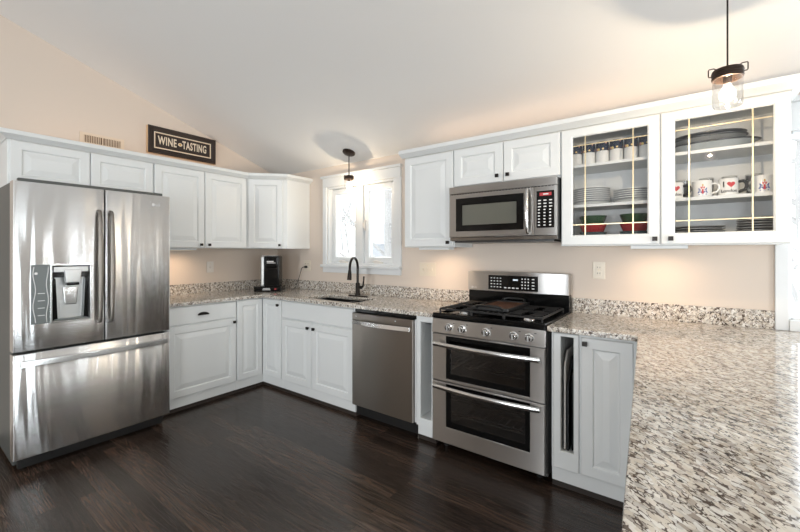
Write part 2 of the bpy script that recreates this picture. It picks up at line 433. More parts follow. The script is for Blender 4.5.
for a, c in ((W3[0], W3[1]),):
    wr = struct_empty('door_2', 'white glazed door in the back wall right of the kitchen', 'door', ((a+c)/2, 0, 0))
    hw = (c-a)/2
    b = MB(); b.box(-hw-.09, -hw, -.02, 0, 0, 2.17); b.box(hw, hw+.09, -.02, 0, 0, 2.17); b.box(-hw, hw, -.02, 0, 2.08, 2.17)
    b.build('casing', 'trim', wr, .003)
    MB().cells([-hw, -hw+.09, hw-.09, hw], [.06, .25, 1.97, 2.08], lambda x, z: not (abs(x) < hw-.09 and .25 < z < 1.97), .04, .09, 'y').build('leaf', 'trim', wr, .003)
    MB().box(-hw+.09, hw-.09, .062, .068, .25, 1.97).build('pane', 'pane', wr)
wr = struct_empty('door_1', 'white sliding patio door in the right wall', 'door', (7.2, -3.0, 0))  # patio door added out of view to supply light
b = MB(); b.box(-.02, .12, -1.1, -1.02, 0, 2.1); b.box(-.02, .12, 1.02, 1.1, 0, 2.1); b.box(-.02, .12, -1.02, 1.02, 2.0, 2.1); b.box(.0, .12, -1.02, 1.02, 0, .08); b.box(.02, .1, -.06, .06, .08, 2.0)
b.build('frame', 'trim', wr, .003)
MB().box(.05, .056, -1.02, 1.02, .08, 2.0).build('pane', 'pane', wr)
for i, yc in enumerate((-.73, -.49)):  # slots added so the refrigerator steel reflects thin bright verticals
    wr = struct_empty('window_%d' % (i+5), ['narrow sidelight in right wall nearer the patio door', 'narrow sidelight in right wall nearer the corner'][i], 'window', (7.2, yc, .1))
    MB().box(.06, .066, -.03, .03, 0, 2.1).build('pane', 'pane', wr)
for i, (xc, hw) in enumerate(((2.65, .75), (6.45, .7))):  # front windows added behind the camera to let in fill light
    H_ = (1.17, 1.4)[i]
    wr = struct_empty('window_%d' % (i+3), ['white window in front wall near the refrigerator side', 'white window in front wall near the patio door side'][i], 'window', (xc, -7.7, .55))
    b = MB(); b.box(-hw, -hw+.07, -.1, .02, 0, H_); b.box(hw-.07, hw, -.1, .02, 0, H_); b.box(-hw+.07, hw-.07, -.1, .02, H_-.07, H_); b.box(-hw+.07, hw-.07, -.1, .02, 0, .07); b.box(-.03, .03, -.08, 0, .07, H_-.07)
    b.build('frame', 'trim', wr, .003)
    MB().box(-hw+.07, hw-.07, -.05, -.045, .07, H_-.07).build('pane', 'pane', wr)

# crown molding ----------------------------------------------------------------
def crown(name, path, label):
    prof = [(0, 2.098), (.006, 2.098), (.012, 2.104), (.05, 2.124), (.05, 2.150), (.046, 2.153), (0, 2.153)]
    pts = [Vector(p) for p in path]; n = len(pts); b = MB(); R = []
    for i, p in enumerate(pts):
        ds = []
        if i: ds.append((p-pts[i-1]).normalized())
        if i < n-1: ds.append((pts[i+1]-p).normalized())
        ns = [Vector((d.y, -d.x)) for d in ds]
        if len(ns) == 2:
            mm = (ns[0]+ns[1]).normalized(); k = 1/mm.dot(ns[0])
        else: mm = ns[0]; k = 1
        R.append([b.bm.verts.new((p.x+mm.x*d*k, p.y+mm.y*d*k, z)) for d, z in prof])
    q = len(prof)
    for A, B in zip(R, R[1:]):
        for k in range(q): b.bm.faces.new((A[k], A[(k+1) % q], B[(k+1) % q], B[k]))
    b.bm.faces.new(R[0]); b.bm.faces.new(R[-1][::-1])
    return tag(b.build(name, 'cabinet', smooth=False), label, 'trim', kind='structure')
crown('trim_1', [(0, -2.367), (.326, -2.367), (.326, -.6), (.6, -.326), (.6, 0)], 'white crown molding along the top of the left upper cabinets')
crown('trim_2', [(2.122, -.326), (4.395, -.326), (4.395, 0)], 'white crown molding along the top of the upper cabinets over the range')

# ------------------------------------------------------------------ cabinets
def knob(parent, x, z, y, size=.024):
    b = MB(); b.lathe([(0, 0), (.006, 0), (.006, -.014), (0, -.014)], (x, y, z), 10, 'y')
    b.box(x-size/2, x+size/2, y-.026, y-.012, z-size/2, z+size/2)
    return b.build('knob', 'bronze', parent, .002)
def raised_door(parent, x0, x1, z0, z1, yf, kn=None, name='door', stile=.056, th=.02, loc=None, rot=None, bevel_w=.034):
    w_, h_ = x1-x0, z1-z0
    st = min(stile, w_*.26, h_*.26); bw = min(bevel_w, w_*.16, h_*.16)
    def r(i, y): return (x0+i, x1-i, z0+i, z1-i, y)
    o = MB().rings([r(0, yf+th), r(0, yf+.004), r(.004, yf), r(st, yf), r(st+.004, yf+.003), r(st+.007, yf+.010), r(st+.013, yf+.010), r(st+.013+bw, yf+.0015), r(st+.016+bw, yf+.0008)]).build(name, 'cabinet', parent, loc=loc, rot=rot, smooth=False)
    if kn: knob(o, kn[0], kn[1], yf)
    return o
def slab_front(parent, x0, x1, z0, z1, yf, name='drawer', th=.02):
    def r(i, y): return (x0+i, x1-i, z0+i, z1-i, y)
    return MB().rings([r(0, yf+th), r(0, yf+.006), r(.007, yf)]).build(name, 'cabinet', parent, smooth=False)
def base_body(parent, x0, x1, d=.595, z1=.884):
    MB().box(x0, x1, -d, -.003, .11, z1).build('body', 'cabinet', parent, .0015)
    MB().box(x0, x1, -d+.002, -d+.02, .035, .11).build('base_board', 'cabinet', parent, .002)
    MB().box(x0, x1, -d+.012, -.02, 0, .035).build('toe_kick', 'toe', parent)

# left wall base cabinet with drawer
c = thing('base_cabinet', 'white base cabinet with one drawer and one door beside the refrigerator', 'cabinet', (0, -1.525, 0), PI/2)
W = 1.525-.888
base_body(c, 0, W)
d = slab_front(c, .03, W-.006, .722, .872, -.615)
b = MB()
for k in range(9):
    pass
hx = W/2+.0
pr = [(hx+.048*math.cos(a), .795+.026*math.sin(a)*1.0-.008) for a in [PI*i/12 for i in range(13)]]
b = MB(); b.prism(pr, -.640, -.616, 'y'); b.build('cup_pull', 'bronze', d, .006)
raised_door(c, .03, W-.006, .122, .712, -.615, (W-.034, .683))
# corner base
c = thing('corner_cabinet', 'white corner base cabinet with a folding two-leaf door', 'cabinet', (0, 0, 0))
pl = [(.003, -.003), (.003, -.888), (.595, -.888), (.595, -.595), (.909, -.595), (.909, -.003)]
MB().prism(pl, .11, .884).build('body', 'cabinet', c)
MB().prism([(.4, -.4), (.4, -.888), (.593, -.888), (.593, -.593), (.909, -.593), (.909, -.4)], .035, .11).build('base_board', 'cabinet', c)
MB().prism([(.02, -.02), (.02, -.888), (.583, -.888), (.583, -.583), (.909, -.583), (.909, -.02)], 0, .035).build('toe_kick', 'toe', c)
raised_door(c, -.884, -.619, .122, .872, -.615, None, rot=(0, 0, PI/2), name='door', stile=.05)
raised_door(c, .6165, .905, .122, .872, -.615, (.872, .826), stile=.05)
# sink base
c = thing('sink_cabinet', 'white sink base cabinet with false drawer front and two doors', 'cabinet', (.909, 0, 0))
W = 1.85-.909
MB().cells([0, .03, W-.03, W], [-.595, -.57, -.03, -.012], lambda x, y: not (.03 < x < W-.03 and -.57 < y < -.03), .13, .884).build('body', 'cabinet', c)
MB().box(0, W, -.595, -.012, .11, .13).build('bottom', 'cabinet', c)
MB().box(0, W, -.593, -.575, .035, .11).build('base_board', 'cabinet', c, .002)
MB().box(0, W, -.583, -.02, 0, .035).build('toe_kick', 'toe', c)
slab_front(c, .008, W-.012, .712, .872, -.615, 'false_drawer_front')
xm = 1.342-.909
raised_door(c, .008, xm-.003, .122, .700, -.615, (xm-.040, .657))
raised_door(c, xm+.003, W-.012, .122, .700, -.615, (xm+.038, .657))
# narrow open cabinet by the range
def open_slot(c, x0, x1, ox0, ox1, oz0, oz1, rest=None):
    """face with a tall open slot and the hollow behind it"""
    MB().cells([x0, ox0, ox1, x1], [.11, oz0, oz1, .884], lambda x, z: not (ox0 < x < ox1 and oz0 < z < oz1), -.615, -.585, 'y').build('face_frame', 'cabinet', c, .0015)
    MB().cells([x0, ox0-.012, ox1+.012, x1], [.11, oz0-.004, oz1+.012, .884], lambda x, z: not (ox0-.012 < x < ox1+.012 and oz0-.004 < z < oz1+.012), -.585, -.02, 'y').build('body', 'cabinet_inside', c)
    MB().box(x0, x1, -.02, 0, .11, .884).build('back', 'cabinet_inside', c)
    MB().box(x0, x1, -.593, -.575, .035, .11).build('base_board', 'cabinet', c, .002)
    MB().box(x0, x1, -.583, -.02, 0, .035).build('toe_kick', 'toe', c)
c = thing('narrow_cabinet', 'narrow white open cabinet between dishwasher and range', 'cabinet', (2.458, 0, 0))
open_slot(c, 0, .143, .034, .125, .165, .842)
rod = MB().tube([(.022, -.53, .815), (.137, -.53, .815)], .005, 8).build('hanging_rod', 'chrome', c)
tw = MB()
for k, (y, dz) in enumerate(((-.5365, .20), (-.5225, .16))):
    tw.box(.088, .122, y-.003, y+.003, .815-dz-.03, .822)
tw.box(.088, .122, -.5395, -.5195, .820, .826)
tag(tw.build('dish_towel', 'towel', bevel=.002, loc=(2.458, 0, 0)), 'white dish towel hanging in the narrow open cabinet', 'towel')
# right base cabinet with tray slot and a door
c = thing('base_cabinet', 'white base cabinet with a tall tray slot and single door right of the range', 'cabinet', (3.377, 0, 0))
MB().cells([0, .049, .122, .445], [.11, .215, .862, .884], lambda x, z: not (.049 < x < .122 and .215 < z < .862), -.600, -.58, 'y').build('face_frame', 'cabinet', c, .0015)
MB().rings([(.012, .146, .118, .877, -.6), (.012, .146, .118, .877, -.611), (.016, .142, .122, .873, -.615), (.049, .122, .215, .862, -.615), (.052, .119, .218, .859, -.611), (.052, .119, .218, .859, -.60)], close=False).build('slot_frame', 'cabinet', c, smooth=False)
MB().cells([0, .04, .131, .445], [.11, .205, .872, .884], lambda x, z: not (.04 < x < .131 and .205 < z < .872), -.58, -.02, 'y').build('body', 'cabinet_inside', c)
MB().box(0, .445, -.02, 0, .11, .884).build('back', 'cabinet_inside', c)
MB().box(0, .445, -.593, -.575, .035, .11).build('base_board', 'cabinet', c, .002)
MB().box(0, .445, -.583, -.02, 0, .035).build('toe_kick', 'toe', c)
raised_door(c, .157, .400, .122, .868, -.615, (.178, .838))
def sheet(name, label, x, th, y0, y1, z1, m, cut=.1):
    zb = .2055
    tag(MB().prism([(y0, zb), (y0, z1-cut), (y0+cut*.8, z1), (y1, z1), (y1, zb)], x, x+th, 'x').build(name, m, bevel=.002), label, 'tray' if 'board' not in name else 'board')
sheet('cutting_board', 'pale grey board with a cut corner standing in the tray slot', 3.433, .010, -.56, -.12, .76, 'white_plastic', .08)
sheet('baking_tray', 'black baking tray standing in the tray slot beside the pale board', 3.452, .008, -.565, -.15, .72, 'black_satin', .14)
sheet('baking_tray', 'black baking tray standing rightmost in the tray slot', 3.472, .008, -.55, -.15, .66, 'black_gloss', .02)
# peninsula base
c = thing('peninsula_cabinet', 'white base cabinet carrying the granite peninsula', 'cabinet', (3.9, -.64, 0))
MB().prism([(.06, 0), (.155, -1.75), (.72, -1.75), (.72, 0)], .1, .884).build('body', 'cabinet', c, .002)
MB().prism([(.12, -.02), (.2, -1.7), (.66, -1.7), (.66, -.02)], 0, .1).build('toe_kick', 'toe', c)

# uppers on the left
def shell(parent, x0, x1, z0, z1, d=.305):
    MB().box(x0, x1, -d, -.003, z0, z1).build('body', 'cabinet', parent, .0015)
c = thing('upper_cabinet', 'short white upper cabinet with two doors above the refrigerator', 'cabinet', (0, -2.366, 0), PI/2)
shell(c, 0, .886, 1.79, 2.105)
raised_door(c, .012, .446, 1.80, 2.094, -.325); raised_door(c, .452, .880, 1.80, 2.094, -.325)
c = thing('upper_cabinet', 'tall white upper cabinet with two doors right of the refrigerator', 'cabinet', (0, -1.479, 0), PI/2)
shell(c, 0, .878, 1.37, 2.105)
raised_door(c, .006, .434, 1.375, 2.094, -.325, (.398, 1.402)); raised_door(c, .440, .870, 1.375, 2.094, -.325, (.474, 1.402))
c = thing('corner_cabinet', 'white diagonal corner upper cabinet with a single door', 'cabinet', (0, 0, 0))
MB().prism([(.003, -.003), (.003, -.6), (.308, -.6), (.6, -.308), (.6, -.003)], 1.37, 2.105).build('body', 'cabinet', c, .0015)
dl = math.hypot(.292, .292)
raised_door(c, .022, dl-.045, 1.375, 2.094, -.02, (dl-.075, 1.405), loc=(.308, -.6, 0), rot=(0, 0, PI/4))
# uppers on the back wall
c = thing('upper_cabinet', 'white upper cabinet with a single door left of the microwave', 'cabinet', (2.14, 0, 0))
shell(c, 0, .457, 1.37, 2.105)
raised_door(c, .006, .450, 1.375, 2.094, -.325, (.414, 1.405))
c = thing('upper_cabinet', 'short white upper cabinet with two doors above the microwave', 'cabinet', (2.598, 0, 0))
shell(c, 0, .76, 1.806, 2.105)
raised_door(c, .004, .381, 1.82, 2.094, -.325, (.345, 1.862)); raised_door(c, .387, .756, 1.82, 2.094, -.325, (.421, 1.862))
GX0, GX1 = 3.359, 4.394
c = thing('glass_cabinet', 'white upper cabinet with two leaded glass doors over the right counter', 'cabinet', (GX0, 0, 0))
W = GX1-GX0
b = MB(); t_ = .018
b.box(0, t_, -.285, 0, 1.37, 2.105); b.box(W-t_, W, -.285, 0, 1.37, 2.105); b.box(t_, W-t_, -.285, 0, 1.37, 1.388); b.box(t_, W-t_, -.285, 0, 2.085, 2.105); b.box(t_, W-t_, -.012, 0, 1.388, 2.085)
b.build('body', 'cabinet_inside', c)
XM = 3.880-GX0
MB().box(XM-.012, XM+.012, -.285, -.012, 1.388, 2.085).build('divider', 'cabinet_inside', c)
MB().cells([0, .04, XM-.03, XM+.03, W-.04, W], [1.37, 1.405, 2.06, 2.105], lambda x, z: not (1.405 < z < 2.06 and (.04 < x < XM-.03 or XM+.03 < x < W-.04)), -.305, -.285, 'y').build('face_frame', 'cabinet', c)
for z in (1.629, 1.880):
    MB().box(t_, XM-.012, -.275, -.012, z-.018, z).build('shelf', 'cabinet_inside', c, .001)
    MB().box(XM+.012, W-t_, -.275, -.012, z-.018, z).build('shelf', 'cabinet_inside', c, .001)
def glass_door(x0, x1, gx0, gx1, vx, kn):
    z0, z1, gz0, gz1 = 1.375, 2.094, 1.436, 2.042
    d = MB().rings([(x0, x1, z0, z1, -.305), (x0, x1, z0, z1, -.321), (x0+.004, x1-.004, z0+.004, z1-.004, -.325), (gx0-.007, gx1+.007, gz0-.007, gz1+.007, -.325), (gx0, gx1, gz0, gz1, -.318), (gx0, gx1, gz0, gz1, -.305)], close=False).build('door', 'cabinet', c, smooth=False)
    MB().box(gx0, gx1, -.3145, -.3105, gz0, gz1).build('pane', 'cab_glass', d)
    b = MB()
    for v in vx: b.box(v-.003, v+.003, -.319, -.3145, gz0, gz1)
    for z in (1.500, 1.988): b.box(gx0, gx1, -.3185, -.3145, z-.0025, z+.0025)
    b.build('caming', 'brass', d)
    knob(d, kn, 1.405, -.325)
glass_door(.004, XM-.003, 3.429-GX0, 3.820-GX0, (3.5-GX0, 3.751-GX0), 3.856-GX0)
glass_door(XM+.003, W-.002, 3.946-GX0, 4.332-GX0, (4.007-GX0, 4.258-GX0), 3.928-GX0)

# ------------------------------------------------------------------ countertops
c = thing('countertop', 'speckled granite countertop running from refrigerator around the corner to the range', 'countertop', (0, 0, .884))
SX0, SX1, SY0, SY1 = 1.17, 1.80, -.56, -.255
us = [0, .64, SX0, SX1, 2.602]; vs = [-1.53, -.64, SY0, SY1, 0]
MB().cells(us, vs, lambda x, y: (y > -.64 or x < .64) and not (SX0 < x < SX1 and SY0 < y < SY1), 0, .03).build('slab', 'granite', c, .004)
MB().prism([(0, 0), (0, -1.53), (.02, -1.53), (.02, -.02), (2.602, -.02), (2.602, 0)], .0302, .130).build('backsplash', 'granite', c, .002)
c = thing('countertop', 'speckled granite peninsula countertop right of the range', 'countertop', (3.362, 0, .884))
X = 3.362
MB().prism([(0, 0), (0, -.64), (.418, -.64), (.434, -.648), (.4375, -.665), (3.936-X, -2.72), (5.0-X, -2.72), (5.0-X, -.0305), (4.38-X, -.0305), (4.38-X, 0)], 0, .03).build('slab', 'granite', c, .005)
MB().box(0, 4.405-X, -.0503, -.0303, .0302, .130).build('backsplash', 'granite', c, .002) if False else MB().box(0, 4.379-X, -.02, 0, .0302, .130).build('backsplash', 'granite', c, .002)

# sink
s = thing('sink', 'black double-bowl undermount sink in the counter below the window', 'sink', (1.485, -.4075, .70))
def bowl(x0, x1, y0, y1):
    b = MB(); t_ = .006
    b.rings([(x0-t_, x1+t_, 0, 0, 0)]) if False else None
    us = [x0-t_, x0, x1, x1+t_]; vs = [y0-t_, y0, y1, y1+t_]
    b.cells(us, vs, lambda x, y: not (x0 < x < x1 and y0 < y < y1), .006, .183)
    b.box(x0-t_, x1+t_, y0-t_, y1+t_, 0, .006)
    return b.build('bowl', 'sink', s)
bowl(-.309, .075, -.1465, .1465); bowl(.095, .309, -.1465, .1465)
for x in (-.11, .2): MB().lathe([(0, .0), (.04, 0), (.042, .004), (.03, .002), (0, .001)], (x, 0, .0062), 20).build('drain', 'chrome', s)
MB().box(.0815, .0885, -.1465, .1465, .165, .183).build('divider_cap', 'chrome', s)
# faucet
f = thing('faucet', 'dark bronze gooseneck faucet behind the sink', 'faucet', (1.502, -.19, .9141), math.radians(18))
MB().lathe([(0, 0), (1, 0), (1, .006), (.9, .010), (0, .010)], (0, 0, 0), 28, sx=.125, sy=.03).build('base_plate', 'bronze', f, rot=(0, 0, -math.radians(18)))
MB().lathe([(0, .01), (.027, .01), (.027, .02), (.021, .03), (.021, .12), (.016, .13), (0, .13)], seg=20).build('body', 'bronze', f)
pts = [(0, 0, .12), (0, 0, .25)] + [(0, -.085+.085*math.cos(a), .27+.095*math.sin(a)) for a in [PI*i/14 for i in range(15)]] + [(0, -.172, .25)]
MB().tube(pts, .012, 12).build('gooseneck', 'bronze', f)
MB().tube([(0, -.171, .255), (0, -.173, .235), (0, -.178, .19), (0, -.181, .165)], [.013, .016, .02, .021], 14).build('spray_head', 'bronze', f)
MB().tube([(.018, 0, .085), (.045, 0, .085)], .016, 12).build('valve', 'bronze', f)
MB().tube([(.04, 0, .085), (.055, -.003, .10), (.065, -.006, .15), (.068, -.008, .19)], [.011, .009, .007, .008], 10).build('lever', 'bronze', f)

# ------------------------------------------------------------------ LG style round badge + letters
def badge(parent, x, z, y, s, m='print_white'):
    b = MB()
    b.lathe([(0, 0), (.5*s, 0), (.5*s, -.0012), (0, -.0012)], (x, y, z), 22, 'y')
    o = b.build('logo', m, parent)
    n = MB(); n.lathe([(.30*s, 0), (.36*s, 0), (.36*s, -.0016), (.30*s, -.0016), (.30*s, 0)], (x, y, z), 20, 'y')
    n.box(x-.02*s, x+.02*s, y-.0016, y, z-.12*s, z+.14*s); n.box(x, x+.3*s, y-.0016, y, z-.02*s, z+.02*s)
    n.build('logo_mark', 'grey_plastic', o)
    shift(text_bm('LG', s*1.15, .0006, .01*s), (x+s*1.35, y-.0006, z)).build('logo_letters', m, o)
    return o

# ------------------------------------------------------------------ refrigerator (local: x along the wall, -y out of it)
FW, FD = .865, .80
f = thing('refrigerator', 'stainless french door refrigerator with ice dispenser at the left', 'refrigerator', (0, -2.41, 0), PI/2)
MB().box(.012, FW-.012, -.70, -.03, .03, 1.765).build('body', 'fridge_side', f, .006)
MB().box(.03, FW-.03, -.735, -.70, .012, .085).build('base_grille', 'black_satin', f, .003)
for x in (.07, FW-.07):
    for y in (-.66, -.1): MB().lathe([(0, 0), (.02, 0), (.02, .03), (0, .03)], (x, y, 0), 14).build('leveling_foot', 'black_satin', f)
MB().box(.03, FW-.03, -.735, -.70, 1.70, 1.785).build('hinge_cover', 'fridge_side', f, .006)
def front_y(x, a, c):
    s = (x-FW/2)/(FW/2); y = -FD+.007*s*s
    e = min(x-a, c-x); R = .010
    if e < R: y += R-math.sqrt(max(0, R*R-(R-e)**2))
    return y
def curved_slab(name, a, c, z0, z1, back, hole=None, depth=.06, parent=f):
    xs = sorted(set([a, a+.0015, a+.004, a+.007, a+.010, c, c-.0015, c-.004, c-.007, c-.010] + [a+.010+(c-a-.02)*i/14 for i in range(15)] + (list(hole[:2]) if hole else [])))
    zs = [z0, z0+.004, z1-.004, z1] if not hole else [z0, z0+.004, hole[2], hole[3], z1-.004, z1]
    b = MB(); V = {}
    for i, x in enumerate(xs):
        for j, z in enumerate(zs):
            V[i, j] = b.bm.verts.new((x, front_y(x, a, c)+(.003 if j in (0, len(zs)-1) else 0), z))
    inh = lambda i, j: hole and hole[0]-1e-6 < (xs[i]+xs[i+1])/2 < hole[1] and hole[2] < (zs[j]+zs[j+1])/2 < hole[3]
    for i in range(len(xs)-1):
        for j in range(len(zs)-1):
            if not inh(i, j): b.bm.faces.new((V[i, j], V[i+1, j], V[i+1, j+1], V[i, j+1]))
    n, q = len(xs)-1, len(zs)-1
    B = [b.bm.verts.new(p) for p in ((a, back, z0), (c, back, z0), (c, back, z1), (a, back, z1))]
    b.bm.faces.new(B)
    b.bm.faces.new([V[i, 0] for i in range(n+1)]+[B[1], B[0]]); b.bm.faces.new([V[i, q] for i in range(n+1)]+[B[2], B[3]])
    b.bm.faces.new([V[0, j] for j in range(q+1)]+[B[3], B[0]]); b.bm.faces.new([V[n, j] for j in range(q+1)]+[B[2], B[1]])
    if hole:
        hx0, hx1, hz0, hz1 = hole; y = -FD+depth
        H = [b.bm.verts.new(p) for p in ((hx0, y, hz0), (hx1, y, hz0), (hx1, y, hz1), (hx0, y, hz1))]
        b.bm.faces.new(H)
        ii = [i for i in range(n+1) if hx0-1e-6 <= xs[i] <= hx1+1e-6]; j0, j1 = zs.index(hz0), zs.index(hz1)
        b.bm.faces.new([V[i, j0] for i in ii]+[H[1], H[0]]); b.bm.faces.new([V[i, j1] for i in ii]+[H[2], H[3]])
        b.bm.faces.new([V[ii[0], j] for j in range(j0, j1+1)]+[H[3], H[0]]); b.bm.faces.new([V[ii[-1], j] for j in range(j0, j1+1)]+[H[2], H[1]])
    return b.build(name, 'steel_fridge', parent)
SPL = .448
H = (.170, .372, .892, 1.252)
dl = curved_slab('door', 0, SPL-.003, .733, 1.757, -.712, H, .075)
dr = curved_slab('door', SPL+.003, FW, .733, 1.757, -.712)
fz = curved_slab('freezer_drawer', 0, FW, .088, .716, -.712)
MB().box(.01, FW-.01, -.714, -.70, .72, .735).build('gasket', 'black_satin', f)
def bar_handle(parent, p0, p1, out, r=.011, m='steel_handle', n=9, standoff=.045, name='handle', flat=1.0):
    p0, p1 = Vector(p0), Vector(p1); o = Vector(out)
    pts = [p0+o*.0, p0+o*standoff*.7+(p1-p0)*.008, p0+o*standoff+(p1-p0)*.035]
    for i in range(1, n): s_ = .035+.93*i/n; pts.append(p0+(p1-p0)*s_+o*(standoff+.012*math.sin(PI*i/n)))
    pts += [p0+(p1-p0)*.965+o*standoff, p0+(p1-p0)*.992+o*standoff*.7, p1]
    rr_ = [r*.75]*3+[r*(.78+.34*math.sin(PI*i/n)) for i in range(1, n)]+[r*.75]*3
    return MB().tube(pts, rr_, 12).build(name, m, parent)
yl = front_y(SPL-.04, -1, 2)
bar_handle(dl, (SPL-.036, yl+.004, .86), (SPL-.036, yl+.004, 1.61), (0, -1, 0), .0145, 'steel_dark', standoff=.042)
bar_handle(dr, (SPL+.030, yl+.004, .86), (SPL+.030, yl+.004, 1.61), (0, -1, 0), .0145, 'steel_dark', standoff=.042)
# freezer handle: wide flat bowed bar
hp = [(.03+(FW-.06)*i/16, -FD-.028-.022*math.sin(PI*i/16), .660) for i in range(17)]
b = MB()
R = []
for x, y, z in hp:
    R.append([b.bm.verts.new(q) for q in ((x, y, z-.018), (x, y+.014, z-.018), (x, y+.014, z+.018), (x, y+.004, z+.018))])
for A, B in zip(R, R[1:]):
    for k in range(4): b.bm.faces.new((A[k], A[(k+1) % 4], B[(k+1) % 4], B[k]))
b.bm.faces.new(R[0]); b.bm.faces.new(R[-1])
for x in (.045, FW-.045): b.box(x-.012, x+.012, -FD-.02, -FD+.02, .650, .670)
b.build('handle', 'steel_handle', fz, .003)
badge(dr, FW-.118, 1.685, front_y(FW-.11, -1, 2)-.001, .022)
# dispenser
dsp = MB().cells([.074, .080, .166, .176, .366, .376], [.886, .896, 1.246, 1.258], lambda x, z: (x > .166) and not (.176 < x < .366 and .896 < z < 1.246), -FD-.004, -FD+.012, 'y').build('dispenser_frame', 'steel_handle', dl, .002)
cp = MB().box(.078, .165, -FD-.003, -FD+.014, .89, 1.254).build('control_panel', 'grey_plastic', dl, .003)
for z in (.94, .985, 1.03, 1.075): MB().box(.108, .140, -FD-.0045, -FD-.003, z, z+.004).build('indicator', 'print_white', cp)
MB().lathe([(0, 0), (.008, 0), (.008, -.002), (0, -.002)], (.100, -FD-.003, 1.20), 12, 'y').build('button', 'print_white', cp)
b = MB(); ol = [(.086+.012*math.sin(i*1.05)+.0, .9+.34*i/12) for i in range(13)]
for s_ in (0,): b.tube([(.092+.006*math.cos(i*.9), -FD-.0035, .90+.34*i/12) for i in range(13)], .002, 6); b.tube([(.152+.005*math.cos(i*.9+2), -FD-.0035, .90+.34*i/12) for i in range(13)], .002, 6)
b.build('panel_outline', 'print_white', cp)
MB().box(.178, .364, -FD+.068, -FD+.074, .90, 1.244).build('cavity_back', 'silver_plastic', dsp)
MB().prism([(.178, .90), (.178, 1.18), (.196, 1.16), (.206, .90)], -FD+.02, -FD+.07, 'y').build('cavity_side', 'black_gloss', dsp)
MB().prism([(.364, .90), (.364, 1.18), (.346, 1.16), (.336, .90)], -FD+.02, -FD+.07, 'y').build('cavity_side', 'black_gloss', dsp)
MB().box(.178, .364, -FD+.01, -FD+.07, 1.17, 1.245).build('cavity_head', 'black_gloss', dsp, .003)
MB().box(.184, .358, -FD+.004, -FD+.011, 1.205, 1.238).build('head_trim', 'silver_plastic', dsp, .002)
MB().prism([(.232, 1.22), (.320, 1.22), (.312, 1.135), (.24, 1.135)], -FD-.016, -FD+.03, 'y').build('spout', 'silver_plastic', dsp, .006)
MB().box(.243, .309, -FD-.008, -FD+.03, 1.118, 1.136).build('nozzle', 'black_gloss', dsp, .004)
MB().prism([(.236, 1.105), (.316, 1.105), (.308, .99), (.244, .99)], -FD+.045, -FD+.067, 'y').build('paddle', 'chrome', dsp, .006)
MB().box(.19, .352, -FD+.01, -FD+.068, .897, .905).build('drip_tray', 'grey_plastic', dsp, .002)

# ------------------------------------------------------------------ dishwasher
d = thing('dishwasher', 'dark stainless dishwasher between sink cabinet and range', 'dishwasher', (1.853, 0, 0))
MB().box(.004, .598, -.585, -.02, .03, .875).build('body', 'black_satin', d)
MB().box(.0, .600, -.54, -.52, .0, .115).build('toe_panel', 'black_satin', d)
MB().box(.0, .600, -.60, -.575, .852, .876).build('top_gap', 'black_gloss', d)
MB().box(.592, .603, -.615, -.58, .12, .85).build('side_gasket', 'print_white', d)
dd = MB().box(.002, .590, -.64, -.586, .118, .850).build('door', 'steel_dark', d, .006)
b = MB(); R = []
for i in range(17):
    x = .02+.55*i/16; y = -.66-.022*math.sin(PI*i/16); z = .782
    R.append([b.bm.verts.new(q) for q in ((x, y, z-.016), (x, y+.012, z-.016), (x, y+.012, z+.016), (x, y+.005, z+.016))])
for A, B in zip(R, R[1:]):
    for k in range(4): b.bm.faces.new((A[k], A[(k+1) % 4], B[(k+1) % 4], B[k]))
b.bm.faces.new(R[0]); b.bm.faces.new(R[-1])
for x in (.03, .56): b.box(x-.01, x+.01, -.655, -.638, .772, .792)
b.build('handle', 'steel_handle', dd, .002)
shift(text_bm('LG', .013, .0004), (.045, -.6406, .826)).build('logo_letters', 'print_white', dd)
MB().lathe([(0, 0), (.004, 0), (.004, -.002), (0, -.002)], (.435, -.64, .826), 10, 'y').build('indicator', 'led_pale', dd)
MB().box(.575, .588, -.555, -.525, .0, .07).build('foot', 'chrome', d, .003)

# ------------------------------------------------------------------ range
RX, RW = 2.607, .750
r = thing('range', 'stainless double oven gas range between the two granite counters', 'stove', (RX, 0, 0))
b = MB()
b.box(0, .02, -.60, -.02, .04, .90); b.box(RW-.02, RW, -.60, -.02, .04, .90); b.box(.02, RW-.02, -.05, -.02, .04, .90)
b.box(.02, RW-.02, -.60, -.05, .04, .07); b.box(.02, RW-.02, -.60, -.05, .45, .475); b.box(.02, RW-.02, -.60, -.05, .76, .90)
b.build('body', 'enamel', r)
for x in (.06, RW-.06):
    for y in (-.55, -.1): MB().lathe([(0, 0), (.018, 0), (.018, .04), (0, .04)], (x, y, 0), 12).build('leveling_foot', 'black_satin', r)
